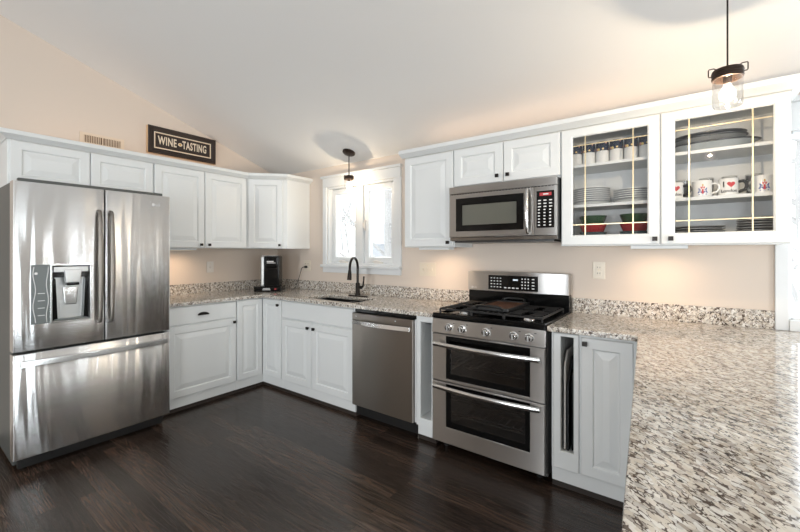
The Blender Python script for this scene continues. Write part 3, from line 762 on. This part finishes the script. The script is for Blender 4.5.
# control panel sloping slightly
cpn = MB().prism([(-.60, .79), (-.652, .79), (-.640, .885), (-.60, .885)], 0, RW, 'x').build('control_panel', 'steel', r, .004)
for x in (.130, .225, .390, .566, .658):
    k = MB().lathe([(0, 0), (.026, 0), (.026, -.006), (.020, -.010), (.0185, -.028), (.016, -.031), (0, -.031)], (0, 0, 0), 22, 'y')
    k = k.build('knob', 'chrome', cpn, loc=(x, -.646, .838), rot=(.125, 0, 0))
    MB().box(-.004, .004, -.0355, -.028, -.018, .018).build('grip', 'silver_plastic', k, .001)
for x in (.130, .225, .390, .566, .658): MB().box(x+.028, x+.040, -.6455, -.6425, .862, .866).build('marking', 'print_black', cpn)
def oven_door(name, z0, z1, gx0, gx1, gz0, gz1, hz, top_black=0):
    dr_ = MB().rings([(.002, RW-.002, z0, z1, -.602), (.002, RW-.002, z0, z1, -.645), (.007, RW-.007, z0+.005, z1-.005, -.650), (gx0, gx1, gz0, gz1, -.650), (gx0+.003, gx1-.003, gz0+.003, gz1-.003, -.646), (gx0+.003, gx1-.003, gz0+.003, gz1-.003, -.602)], close=False).build(name, 'steel', r, smooth=False)
    MB().rings([(gx0+.002, gx1-.002, gz0+.002, gz1-.002, -.630), (gx0+.002, gx1-.002, gz0+.002, gz1-.002, -.647), (gx0+.03, gx1-.03, gz0+.035, gz1-.03, -.647), (gx0+.03, gx1-.03, gz0+.035, gz1-.03, -.630)], close=False).build('window_border', 'black_gloss', dr_, smooth=False)
    MB().box(gx0+.03, gx1-.03, -.640, -.635, gz0+.035, gz1-.03).build('window', 'oven_glass', dr_)
    b = MB(); R = []
    for i in range(19):
        x = .025+(RW-.05)*i/18; y = -.676-.030*math.sin(PI*i/18); z = hz
        R.append([b.bm.verts.new((x, y+.009*math.cos(a), z+.016*math.sin(a))) for a in [2*PI*k/10 for k in range(10)]])
    for A, B in zip(R, R[1:]):
        for k in range(10): b.bm.faces.new((A[k], A[(k+1) % 10], B[(k+1) % 10], B[k]))
    b.bm.faces.new(R[0]); b.bm.faces.new(R[-1])
    for x in (.036, RW-.036): b.box(x-.012, x+.012, -.68, -.648, hz-.012, hz+.012)
    b.build('handle', 'steel_handle', dr_)
    return dr_
ud = oven_door('upper_oven_door', .472, .785, .106, .664, .49, .777, .722)
ld = oven_door('lower_oven_door', .062, .466, .106, .664, .170, .458, .440)
def rack(z, zb):
    b = MB()
    for y in (-.58, -.1): b.tube([(.03, y, z), (RW-.03, y, z)], .004, 6)
    for i in range(15): x = .045+(RW-.09)*i/14; b.tube([(x, -.58, z), (x, -.1, z)], .0025, 5)
    b.tube([(.03, -.585, z+.022), (RW-.03, -.585, z+.022)], .004, 6)
    b.build('oven_rack', 'chrome', r)
rack(.565, 0); rack(.235, 0); rack(.335, 0)
# cooktop
MB().cells([0, .03, RW-.03, RW], [-.64, -.60, -.10, -.02], lambda x, y: not (.03 < x < RW-.03 and -.60 < y < -.10), .886, .922).build('cooktop_rim', 'black_gloss', r, .005)
MB().box(.03, RW-.03, -.60, -.10, .886, .908).build('cooktop_pan', 'black_gloss', r)
for x, y, q in ((.16, -.46, .05), (.16, -.23, .038), (.375, -.35, .05), (.59, -.46, .042), (.59, -.23, .05)):
    bn = MB().lathe([(0, .908), (q, .908), (q*.9, .922), (0, .922)], (x, y, 0), 20).build('burner', 'chrome', r)
    MB().lathe([(0, .922), (q*.75, .922), (q*.7, .930), (0, .931)], (x, y, 0), 20).build('burner_cap', 'cast_iron', bn)
for gx0, gx1, name in ((.035, .262, 's'), (.268, .482, 'c'), (.488, .715, 's')):
    b = MB(); z = .944; h = .0055
    def bar(p, q): b.tube([p, q], .0068, 6)
    for y in (-.595, -.36, -.105): bar((gx0, y, z), (gx1, y, z))
    for x in (gx0, gx1): bar((x, -.595, z), (x, -.105, z))
    if name == 's':
        cx = (gx0+gx1)/2
        for yc in (-.475, -.23):
            for k in range(3): bar((gx0+.012, yc-.055+.055*k, z+.004), (cx-.03, yc-.055+.055*k if k != 1 else yc, z+.004)); bar((gx1-.012, yc-.055+.055*k, z+.004), (cx+.03, yc-.055+.055*k, z+.004))
    else:
        for k in range(5): bar((gx0+.035+.036*k, -.59, z+.004), (gx0+.035+.036*k, -.11, z+.004))
    for x in (gx0, gx1):
        for y in (-.595, -.105): b.tube([(x, y, .9085 if -.6 < y < -.1 else .922), (x, y, z)], .007, 6)
    b.build('grate', 'cast_iron', r)
# backguard
bgd = MB().prism([(-.02, .922), (-.085, .922), (-.085, 1.035), (-.02, 1.035)], 0, RW, 'x').build('backguard', 'black_gloss', r, .004)
b = MB()
R = []
pn = []
for i in range(21):
    x = RW*i/20; s_ = (i/20-.5)*2; y = -.100-.020*(1-s_*s_)
    pn.append((x, y))
b.prism(pn+[(RW, -.02), (0, -.02)], 1.036, 1.182)
bp = b.build('control_backguard', 'steel', bgd, .003)
ds = MB().prism([(x, -.1035-.020*(1-((x/RW-.5)*2)**2)) for x in [.178+.372*i/12 for i in range(13)]] + [(.550, -.09), (.178, -.09)], 1.05, 1.158).build('display', 'black_gloss', bp)
b = MB()
for i in range(4):
    for j in range(4): b.box(.20+i*.024, .20+i*.024+.010, -.1265, -.11, 1.068+j*.022, 1.068+j*.022+.006)
b.build('button_print', 'print_white', ds)
b = MB()
for i in range(3):
    for j in range(4): b.box(.436+i*.022, .436+i*.022+.008, -.1265, -.11, 1.066+j*.022, 1.066+j*.022+.009)
b.build('number_print', 'print_white', ds)
b = MB()
for j in range(4): b.box(.508, .526, -.1225, -.11, 1.066+j*.022, 1.066+j*.022+.007)
b.build('side_print', 'print_white', ds)
b = MB()
for i in range(4): b.box(.305+i*.030, .305+i*.030+.018, -.1275, -.11, 1.064, 1.072)
b.build('start_print', 'print_white', ds)
MB().box(.372, .408, -.1262, -.12, 1.122, 1.133).build('clock_display', 'led_pale', ds)
badge(bp, .042, 1.058, -.1085, .018)
# griddle on the stove
g = thing('griddle', 'brown griddle plate with black handles lying on the stove grates', 'griddle', (RX+.375, -.345, .9555))
MB().box(-.115, .115, -.20, .20, 0, .012).build('plate', 'griddle', g, .006)
MB().cells([-.125, -.113, .113, .125], [-.212, -.198, .198, .212], lambda x, y: not (abs(x) < .113 and abs(y) < .198), .0, .020).build('rim', 'black_satin', g, .003)
for s_ in (-1, 1): MB().tube([(-.085, s_*.21, .014), (-.08, s_*.235, .028), (-.05, s_*.252, .034), (.05, s_*.252, .034), (.08, s_*.235, .028), (.085, s_*.21, .014)], .008, 8).build('handle', 'black_satin', g)

# ------------------------------------------------------------------ microwave
mw = thing('microwave', 'stainless over-the-range microwave under the short upper cabinet', 'microwave', (2.602, 0, 1.40))
MW = .752
MB().box(0, MW, -.365, -.0, .012, .403).build('body', 'black_satin', mw, .003)
MB().box(.04, MW-.02, -.385, -.03, 0, .012).build('bottom_vent', 'black_satin', mw)
MB().box(0, MW, -.40, -.365, .352, .403).build('top_grille', 'steel', mw, .003)
b = MB()
for i in range(34): x = .02+i*.0213; b.box(x, x+.015, -.4008, -.39, .345, .349)
b.build('vent_slots', 'black_satin', mw)
MB().box(0, MW, -.385, -.365, .014, .036).build('lower_lip', 'steel_dark', mw, .002)
dm = MB().rings([(.0, .612, .038, .350, -.366), (.0, .612, .038, .350, -.396), (.004, .608, .042, .346, -.40), (.058, .545, .082, .314, -.40), (.060, .543, .084, .312, -.395), (.060, .543, .084, .312, -.366)], close=False).build('door', 'steel', mw, smooth=False)
MB().rings([(.056, .548, .080, .316, -.380), (.056, .548, .080, .316, -.402), (.10, .505, .118, .272, -.402), (.102, .503, .120, .27, -.396)], close=True).build('window', 'black_gloss', dm, smooth=False)
MB().box(.106, .499, -.3975, -.396, .124, .266).build('window_mesh', mat('microwave_mesh', (.12, .12, .10), .12), dm)
bar_handle(dm, (.578, -.398, .055), (.578, -.398, .335), (0, -1, 0), .013, 'steel_handle', standoff=.032)
pc = MB().box(.614, MW, -.40, -.366, .038, .350).build('control_panel', 'steel', mw, .004)
pd = MB().box(.630, .738, -.403, -.398, .085, .318).build('keypad', 'black_gloss', pc, .003)
MB().box(.650, .722, -.4040, -.402, .286, .306).build('clock_display', 'led_red', pd)
MB().box(.672, .704, -.4046, -.4035, .292, .300).build('clock_digits', 'print_white', pd)
b = MB()
for j in range(9):
    for i in range(3): b.box(.640+i*.034, .640+i*.034+(.018 if j > 5 else .012), -.4042, -.402, .098+j*.0195, .098+j*.0195+.007)
b.build('button_print', 'print_white', pd)

# ------------------------------------------------------------------ wall plates
def plate(name, label, cat, loc, rotz, w_, h_, gangs, m='ivory', kind='outlet'):
    o = thing(name, label, cat, loc, rotz)
    MB().box(-w_/2, w_/2, -.006, 0, -h_/2, h_/2).build('plate', m, o, .0025)
    for i in range(gangs):
        x = (i-(gangs-1)/2)*.046
        if kind == 'outlet':
            for z in (-.02, .02):
                k = MB().box(x-.016, x+.016, -.009, -.005, z-.0145, z+.0145).build('socket', m, o, .003)
                b = MB(); b.box(x-.008, x-.0055, -.0095, -.0085, z-.004, z+.006); b.box(x+.0055, x+.008, -.0095, -.0085, z-.004, z+.006)
                b.build('slot', 'print_black', k)
        else:
            MB().box(x-.006, x+.006, -.014, -.005, -.012, .012).build('toggle', m, o, .002)
        MB().lathe([(0, 0), (.003, 0), (.003, -.001), (0, -.001)], (x, -.006, 0 if kind == 'outlet' else .034), 8, 'y').build('screw', 'brass', o)
    return o
plate('outlet', 'ivory outlet on the wall right of the range', 'outlet', (3.526, 0, 1.208), 0, .075, .115, 1)
plate('light_switch', 'wide ivory switch plate on the wall right of the sink window', 'switch', (2.166, 0, 1.18), 0, .17, .118, 3, kind='switch')
plate('outlet', 'ivory outlet in the corner with the coffee maker plugged in', 'outlet', (.555, 0, 1.18), 0, .118, .118, 2)
plate('light_switch', 'small white switch plate on the left wall below the tall upper cabinet', 'switch', (0, -.826, 1.176), PI/2, .072, .115, 1, 'white_plastic', 'switch')

# vent grille on the left wall
v = thing('vent_grille', 'beige wall vent with vertical slats above the refrigerator cabinet', 'vent', (0, -1.75, 2.272), PI/2)
MB().box(-.13, .13, -.003, 0, -.03, .03).build('cavity', 'vent_brown', v)
MB().cells([-.155, -.128, -.004, .004, .128, .155], [-.05, -.03, .03, .05], lambda x, z: not (abs(z) < .03 and .004 < abs(x) < .128), -.012, 0, 'y').build('frame', 'pl_vent', v, .002)
b = MB()
for i in range(22):
    x = -.124+.2467*i/21
    if abs(x) > .008: b.box(x-.0022, x+.0022, -.010, -.003, -.03, .03)
b.build('slats', 'pl_vent', v)

# wine sign on the left wall
s = thing('sign', 'black framed sign lettered WINE TASTING on the left wall', 'sign', (0, -1.105, 2.376), PI/2)
w2, h2 = .315, .126
MB().box(-w2, w2, -.040, 0, -h2, h2).build('backing', 'tan_wood', s)
def fr(i, y): return (-w2+i, w2-i, -h2+i, h2-i, y)
MB().rings([fr(0, -.0402), fr(0, -.046), fr(.008, -.052), fr(.030, -.050), fr(.036, -.044), fr(.050, -.042), fr(.050, -.0402)], close=False).build('frame', 'frame_black', s, smooth=False)
MB().rings([fr(.050, -.0402), fr(.050, -.044), fr(.058, -.044), fr(.058, -.0402)], close=False).build('inner_border', 'cream', s, smooth=False)
MB().box(-w2+.058, w2-.058, -.042, -.0402, -h2+.058, h2-.058).build('panel', 'frame_black', s)
MB().rings([fr(.0585, -.042), fr(.0585, -.0425), fr(.061, -.0425), fr(.061, -.042)], close=False).build('pinstripe', 'tan_wood', s, smooth=False)
def serif_text(txt, size, x, xs):
    return shift(text_bm(txt, size, .0008, .0026, 1.12, xs), (x, -.0432, 0))
serif_text('WINE', .105, -.150, .56).build('lettering', 'cream', s)
serif_text('TASTING', .105, .102, .50).build('lettering', 'cream', s)
b = MB(); b.lathe([(0, 0), (.020, 0), (.020, -.002), (0, -.002)], (-.036, -.042, 0), 16, 'y', sy=.8)
b.build('ornament', 'cream', s)
b = MB(); b.lathe([(0, 0), (.011, 0), (.011, -.003), (0, -.003)], (-.036, -.042, 0), 14, 'y', sy=.8)
b.build('ornament_center', 'print_gold', s)

# ------------------------------------------------------------------ coffee maker
k = thing('coffee_maker', 'black coffee maker with silver water tank in the counter corner', 'coffee maker', (.392, -.362, .9142), math.radians(42))
MB().box(-.15, .13, -.12, .11, 0, .055).build('base_drawer', 'black_gloss', k, .008)
MB().box(-.060, .10, -.07, .10, .055, .375).build('body', 'black_gloss', k, .012)
MB().box(-.04, .095, -.105, -.07, .255, .372).build('brew_head', 'black_gloss', k, .012)
MB().box(-.095, -.061, -.06, .08, .055, .368).build('water_tank', 'silver_plastic', k, .008)
MB().box(-.085, .085, -.07, .09, .372, .382).build('lid', 'chrome', k, .004)
MB().box(-.035, .09, -.11, -.065, .055, .072).build('drip_tray', 'black_gloss', k, .004)
b = MB(); b.box(-.02, .07, -.1065, -.1045, .30, .306); b.box(-.02, .05, -.1065, -.1045, .312, .325); b.build('badge', 'print_white', k)
b = MB(); b.box(-.06, .02, -.1215, -.1195, .018, .026); b.box(-.055, .015, -.1215, -.1195, .031, .038); b.build('drawer_print', 'print_white', k)
MB().box(.062, .08, -.1215, -.118, .02, .035).build('red_tag', 'print_red', k)
cord = MB().tube([(.555, -.022, 1.165), (.545, -.045, 1.165), (.515, -.05, 1.15), (.49, -.045, 1.10), (.47, -.05, 1.04), (.44, -.06, .97), (.44, -.075, .925), (.46, -.11, .9185), (.475, -.155, .9185)], .0035, 8)
cord.box(.542, .568, -.032, -.010, 1.153, 1.177)
tag(cord.build('power_cord', 'black_satin'), 'black power cord running from corner outlet down to the coffee maker', 'cord')

# ------------------------------------------------------------------ under-cabinet lights
def uc_light(label, loc, rotz, w_, power):
    u = thing('under_cabinet_light', label, 'light', loc, rotz)
    MB().box(-w_/2, w_/2, -.045, .045, -.020, 0).build('housing', 'trim', u, .004)
    MB().box(-w_/2+.012, w_/2-.012, -.015, .015, -.0235, -.020).build('lens', 'led', u)
    area('under_cabinet_lamp', (0, 0, -.027), (.5, 0, 0), w_-.03, .06, power, (1, .72, .48), u, 2.1)
uc_light('white light bar under the glass-door cabinet', (3.868, -.22, 1.3698), 0, .27, 1.2)
uc_light('white light bar under the cabinet left of the microwave', (2.385, -.22, 1.3698), 0, .28, 1.2)
uc_light('white light bar under the tall cabinet right of the refrigerator', (.20, -1.22, 1.3698), PI/2, .28, 1.2)
# warm strip lamps lying on top of the cabinets
def top_strip(label, loc, rotz, w_, power):
    u = thing('light_strip', label, 'light', loc, rotz)
    MB().box(-w_/2, w_/2, -.012, .012, 0, .010).build('channel', 'trim', u, .002)
    MB().box(-w_/2+.01, w_/2-.01, -.009, .009, .010, .012).build('lens', 'led', u)
    area('strip_lamp', (0, 0, .016), (PI, 0, 0), w_-.03, .02, power, (1, .60, .34), u)
top_strip('warm light strip lying on top of the upper cabinets over the range', (3.27, -.20, 2.1055), 0, 2.0, 1.1)
top_strip('warm light strip lying on top of the left upper cabinets', (.18, -1.45, 2.1055), PI/2, 1.6, .9)

# ------------------------------------------------------------------ pendants
def pendant(label, x, y, jar_top, power, cordr):
    zc = 2.25-SL*y
    p = thing('pendant_light', label, 'light', (x, y, jar_top))
    th = math.atan(SL)
    MB().lathe([(0, 0), (.062, 0), (.062, -.012), (.05, -.022), (.012, -.028), (0, -.028)], (0, 0, 0), 28).build('canopy', 'dark_bronze', p, loc=(0, 0, zc-jar_top), rot=(-th, 0, 0))
    MB().tube([(0, 0, zc-jar_top-.012), (0, 0, .030)], cordr, 8).build('cord' if cordr < .004 else 'rod', 'bronze', p)
    cap = MB().lathe([(0, .026), (.008, .026), (.012, .021), (.030, .018), (.047, .016), (.049, .013), (.049, -.020), (.045, -.022), (.045, .008), (0, .010)], seg=32).build('cap', 'dark_bronze', p)
    b = MB()
    for z in (-.014, -.004, .006): b.lathe([(.049, z-.0018), (.051, z), (.049, z+.0018)], seg=32)
    b.build('cap_thread', 'dark_bronze', cap)
    for s_ in (-1, 1):
        b = MB(); b.tube([(s_*.046, -.010, -.004), (s_*.057, -.010, -.004), (s_*.059, -.010, .000), (s_*.059, -.010, .024), (s_*.057, -.010, .027), (s_*.042, -.010, .027), (s_*.036, -.010, .022)], .0022, 7)
        b.build('bail_wire', 'dark_bronze', cap)
    MB().lathe([(.044, -.010), (.0465, -.014), (.047, -.024), (.047, -.120), (.044, -.128), (.036, -.131), (.0, -.131)], seg=36).build('jar', 'jar', p)
    MB().lathe([(0, .0085), (.014, .0085), (.014, -.036), (.012, -.040), (0, -.040)], seg=18).build('socket', 'dark_bronze', p)
    bl = MB().lathe([(.012, -.040), (.013, -.047), (.020, -.060), (.027, -.074), (.028, -.086), (.023, -.099), (.012, -.107), (0, -.109)], seg=24).build('bulb', 'bulb', p)
    MB().tube([(.004*math.cos(i*1.3), .004*math.sin(i*1.3), -.066-.0018*i) for i in range(14)], .0014, 6).build('filament', 'filament', bl)
    l = bpy.data.lights.new('bulb_lamp', 'POINT'); l.energy = power; l.color = (1, .80, .56); l.shadow_soft_size = .006
    lo = bpy.data.objects.new('bulb_lamp', l); C.objects.link(lo); lo.parent = p; lo.location = (0, 0, -.081)
pendant('glass jar pendant light on a short rod in front of the sink window', 1.366, -.167, 2.057, 19, .0048)
pendant('glass jar pendant light hanging on a long cord over the peninsula', 4.120, -.905, 2.030, 40, .003)

# ------------------------------------------------------------------ crockery behind glass
def dish(name, label, cat, loc, prof, m, group=None, seg=30, rotz=0, rim=None, sx=1, sy=1, rim_m='plate_dark'):
    o = tag(MB().lathe(prof, (0, 0, 0), seg, sx=sx, sy=sy).build(name, m, loc=loc), label, cat, group)
    if rim: MB().lathe(rim, (0, 0, 0), seg, sx=sx, sy=sy).build('rim', rim_m, o)
    return o
def plate_prof(R, h=.018): return [(0, .002), (R*.55, 0), (R*.6, 0), (R*.66, .004), (R*.97, h-.002), (R, h), (R*.98, h+.002), (R*.66, .007), (R*.6, .005), (0, .005)]
ordn = ['bottom', 'second from bottom', 'third from bottom', 'fourth from bottom', 'fifth from bottom', 'sixth from bottom', 'seventh from bottom', 'eighth from bottom', 'topmost']
def plate_stack(x, y, z, R, n, mats, where, pitch, colour):
    for i in range(n):
        nm = 'topmost' if i == n-1 else ordn[i]
        dish('plate', '%s plate, %s of the %s' % (colour[i], nm, where), 'plate', (x, y, z+.0005+i*pitch), plate_prof(R), mats[i], 'plates in the '+where, rim=[(R*.98, .0165), (R*1.004, .0172), (R*1.006, .0205), (R*.985, .0212), (R*.96, .0195)], rim_m='ceramic' if mats[i] == 'plate_grey' else 'plate_grey')
sz1, sz2, sz0 = 1.880, 1.629, 1.388
plate_stack(3.502, -.135, sz2, .108, 8, ['ceramic']+['plate_grey']*7, 'left stack behind left glass door', .0128, ['white']+['grey']*7)
plate_stack(3.735, -.135, sz2, .105, 6, ['ceramic']+['plate_grey']*5, 'right stack behind left glass door', .0128, ['white']+['grey']*5)
plate_stack(4.05, -.135, sz0, .118, 6, ['plate_dark']*6, 'left stack behind right glass door', .0132, ['dark grey']*6)
plate_stack(4.292, -.125, sz0, .080, 9, ['plate_dark']*9, 'right stack behind right glass door', .0132, ['dark grey']*9)
def bowl_prof(R, h): return [(0, .003), (R*.5, 0), (R*.55, .004), (R*.8, h*.35), (R*.97, h*.85), (R, h), (R*.96, h), (R*.92, h*.85), (R*.74, h*.38), (R*.45, .010), (0, .008)]
for x, side in ((3.513, 'left'), (3.742, 'right')):
    for i, (m_, cn) in enumerate((('teal_glaze', 'dark teal'), ('red_glaze', 'red'), ('green_glaze', 'dark green'))):
        dish('bowl', '%s bowl, %s in the %s bowl stack behind left glass door' % (cn, ('lowest', 'middle', 'topmost')[i], side), 'bowl', (x, -.14, sz0+.0005+i*.052), bowl_prof(.080, .070), m_, 'stacked bowls behind the left glass door')
mug_prof = lambda R, h: [(0, .003), (R*.85, 0), (R*.97, .004), (R, .012), (R, h-.002), (R*.97, h), (R*.92, h-.003), (R*.9, .010), (0, .007)]
def handle_part(parent, R, h, m, ang):
    pts = [(R-.004, 0, h*.78), (R+.018, 0, h*.80), (R+.030, 0, h*.66), (R+.032, 0, h*.48), (R+.024, 0, h*.3), (R-.004, 0, h*.2)]
    return MB().tube(pts, .0082 if m == 'print_black' else .0052, 8).build('handle', m, parent, rot=(0, 0, ang))
for i, x in enumerate((3.418, 3.495, 3.572, 3.649, 3.727, 3.805)):
    pos = ('leftmost', 'second', 'third', 'fourth', 'fifth', 'rightmost')[i]
    o = dish('mug', 'plain white mug, %s of the row on top shelf behind left glass door' % (pos if i in (0, 5) else pos+' from left'), 'mug', (x, -.17, sz1+.0005), mug_prof(.037, .085), 'ceramic', 'white mugs on the top shelf')
    handle_part(o, .037, .085, 'ceramic', PI/2)
    o = dish('mug', 'navy floral mug stacked on a white mug, %s of the row' % (pos if i in (0, 5) else pos+' from left'), 'mug', (x, -.17, sz1+.0862), mug_prof(.036, .058), 'floral', 'floral mugs on the top shelf')
    handle_part(o, .036, .058, 'floral', PI/2)
# platters on the top shelf
def oval(name, label, x, z, R, m, sy, h=.02):
    o = tag(MB().lathe(plate_prof(R, h), (0, 0, 0), 40, sy=sy).build(name, m, loc=(x, -.145, z)), label, 'platter', 'platters on the top shelf')
    MB().lathe([(R*.955, h-.004), (R*1.005, h-.002), (R*1.01, h+.001), (R*.985, h+.004), (R*.95, h+.0)], (0, 0, 0), 40, sy=sy).build('rim', 'plate_dark', o)
oval('platter', 'large pale blue platter with dark rim, lowest on top shelf behind right glass door', 4.105, sz1+.0005, .205, 'platter_blue', .55, .045)
oval('platter', 'grey platter with dark rim lying on the large pale blue platter', 4.095, sz1+.051, .165, 'plate_grey', .68, .028)
oval('platter', 'dark platter, topmost of the three on top shelf behind right glass door', 4.095, sz1+.068, .160, 'plate_dark', .68, .028)
# printed mugs
def wrap(b, R):
    for v in b.bm.verts:
        a = v.co.x/R; q = R-v.co.y
        v.co = Vector((q*math.sin(a), -q*math.cos(a), v.co.z))
    return b
def heart_bm(s_, cx, cz):
    pts = []
    for i in range(28):
        t_ = 2*PI*i/28
        pts.append((cx+s_*16*math.sin(t_)**3/17, cz+s_*(13*math.cos(t_)-5*math.cos(2*t_)-2*math.cos(3*t_)-math.cos(4*t_))/17))
    b = MB(); b.prism(pts, -.0010, 0, 'y'); bmesh.ops.triangulate(b.bm, faces=b.bm.faces)
    return b
MR, MH = .0435, .092
def crest(o):
    def blob(pts, y, m_, nm='print'):
        b = MB(); b.prism(pts, y, 0, 'y'); wrap(b, MR).build(nm, m_, o)
    blob([(-.012, .044), (.012, .044), (.012, .028), (0, .016), (-.012, .028)], -.0006, 'print_blue')
    blob([(-.004, .044), (.004, .044), (.004, .018), (-.004, .018)], -.0010, 'print_red')
    blob([(-.011, .036), (.011, .036), (.011, .031), (-.011, .031)], -.0012, 'print_white')
    blob([(-.008, .046), (.008, .046), (.010, .058), (.004, .054), (0, .060), (-.004, .054), (-.010, .058)], -.0006, 'print_red')
    blob([(-.004, .060), (.004, .060), (.003, .070), (-.003, .070)], -.0006, 'print_gold')
    blob([(-.024, .022), (-.014, .024), (-.013, .048), (-.020, .050), (-.016, .036)], -.0006, 'print_blue')
    blob([(.024, .022), (.014, .024), (.013, .048), (.020, .050), (.016, .036)], -.0006, 'print_blue')
    blob([(-.018, .013), (0, .009), (.018, .013), (.018, .018), (0, .014), (-.018, .018)], -.0006, 'print_blue')
def love(o):
    wrap(shift(text_bm('I', .040, .0005, .0012), (-.024, -.0002, .058)), MR).build('print', 'print_black', o)
    wrap(heart_bm(.018, .007, .058), MR).build('heart', 'print_red', o)
    wrap(shift(text_bm('London', .023, .0005, .0004), (-.001, -.0002, .024)), MR).build('lettering', 'print_black', o)
def pmug(label, x, y, hand, deco, ha, m='ceramic', rot=0):
    o = dish('mug', label, 'mug', (x, y, sz2+.0005), mug_prof(MR, MH), m, 'printed mugs on the middle shelf', 32)
    o.rotation_euler = (0, 0, rot)
    handle_part(o, MR, MH, hand, ha)
    if deco: deco(o)
    return o
pmug('white mug with red heart and thick black handle, leftmost behind right glass door', 3.942, -.19, 'print_black', love, -.35, rot=.05)
pmug('white crest mug with white handle left of the I love London mug', 4.066, -.19, 'ceramic', crest, -.35, rot=.02)
pmug('white mug reading I love London with a red heart and black handle', 4.176, -.19, 'print_black', love, -.35, rot=.02)
pmug('white crest mug right of the I love London mug', 4.308, -.19, 'ceramic', crest, PI*.7, rot=.08)
for i, x in enumerate((3.98, 4.09, 4.19, 4.29)):
    o = dish('tumbler', 'clear glass tumbler, %s of the row behind the printed mugs' % ('leftmost', 'second from left', 'third from left', 'rightmost')[i], 'glass', (x, -.055, sz2+.0005), [(0, .008), (.026, .008), (.0335, .125), (.035, .125), (.028, 0), (0, 0)], 'tumbler', 'tumblers behind the mugs')

# ------------------------------------------------------------------ outside
tag(MB().box(-60, 60, .3, 80, -.9, -.8).build('ground', 'snow'), 'pale ground outside the windows', 'ground', kind='structure')
def tree(label, x, y, h, seed):
    rn = random.Random(seed); t_ = thing('bare_tree', label, 'tree', (x, y, -.8), 0, 'bare trees outside the windows')
    b = MB(); tk = MB()
    tk.tube([(0, 0, 0), (.05, 0, h*.3), (-.03, .05, h*.6), (.05, 0, h)], [.16, .12, .08, .03], 7)
    def br(p, d, ln, rad, lev):
        q = p+d*ln*.5+Vector((rn.uniform(-.1, .1), rn.uniform(-.1, .1), rn.uniform(-.05, .12)))*ln; e = q+(d+Vector((0, 0, .25))).normalized()*ln*.5
        b.tube([p, q, e], [rad, rad*.75, rad*.4], 5)
        if lev:
            for k in range(4):
                dd = (d+Vector((rn.uniform(-1, 1), rn.uniform(-1, 1), rn.uniform(-.3, .7)))).normalized()
                br(p+(e-p)*rn.uniform(.3, 1), dd, ln*rn.uniform(.45, .65), rad*.5, lev-1)
    for k in range(13):
        a = rn.uniform(0, 2*PI); br(Vector((0, 0, h*(.22+.75*k/13))), Vector((math.cos(a), math.sin(a), rn.uniform(.2, .7))).normalized(), h*.3*(1.1-k/16), .045, 2)
    tk.build('trunk', 'bark', t_); b.build('branches', 'bark', t_)
tree('bare tree seen through the left half of the sink window', -1.6, 4.2, 6, 1)
tree('bare tree seen through the right half of the sink window', -2.6, 9.6, 6, 5)
tree('bare tree seen through the window beside the glass cabinet', 5.4, 5.0, 5.5, 8)
hs = thing('house', 'pale house with grey roof seen through the sink window', 'house', (-8, 15, -.8))
MB().box(-4, 4, 0, 6, 0, 2.6).build('wall', 'siding', hs)
MB().prism([(-.5, 2.6), (6.5, 2.6), (3, 4.4)], -4.3, 4.3, 'x').build('roof', 'roof', hs)
for x in (-2.6, -.6, 2): MB().box(x-.5, x+.5, -.05, .02, .9, 2.0).build('window', 'roof', hs)
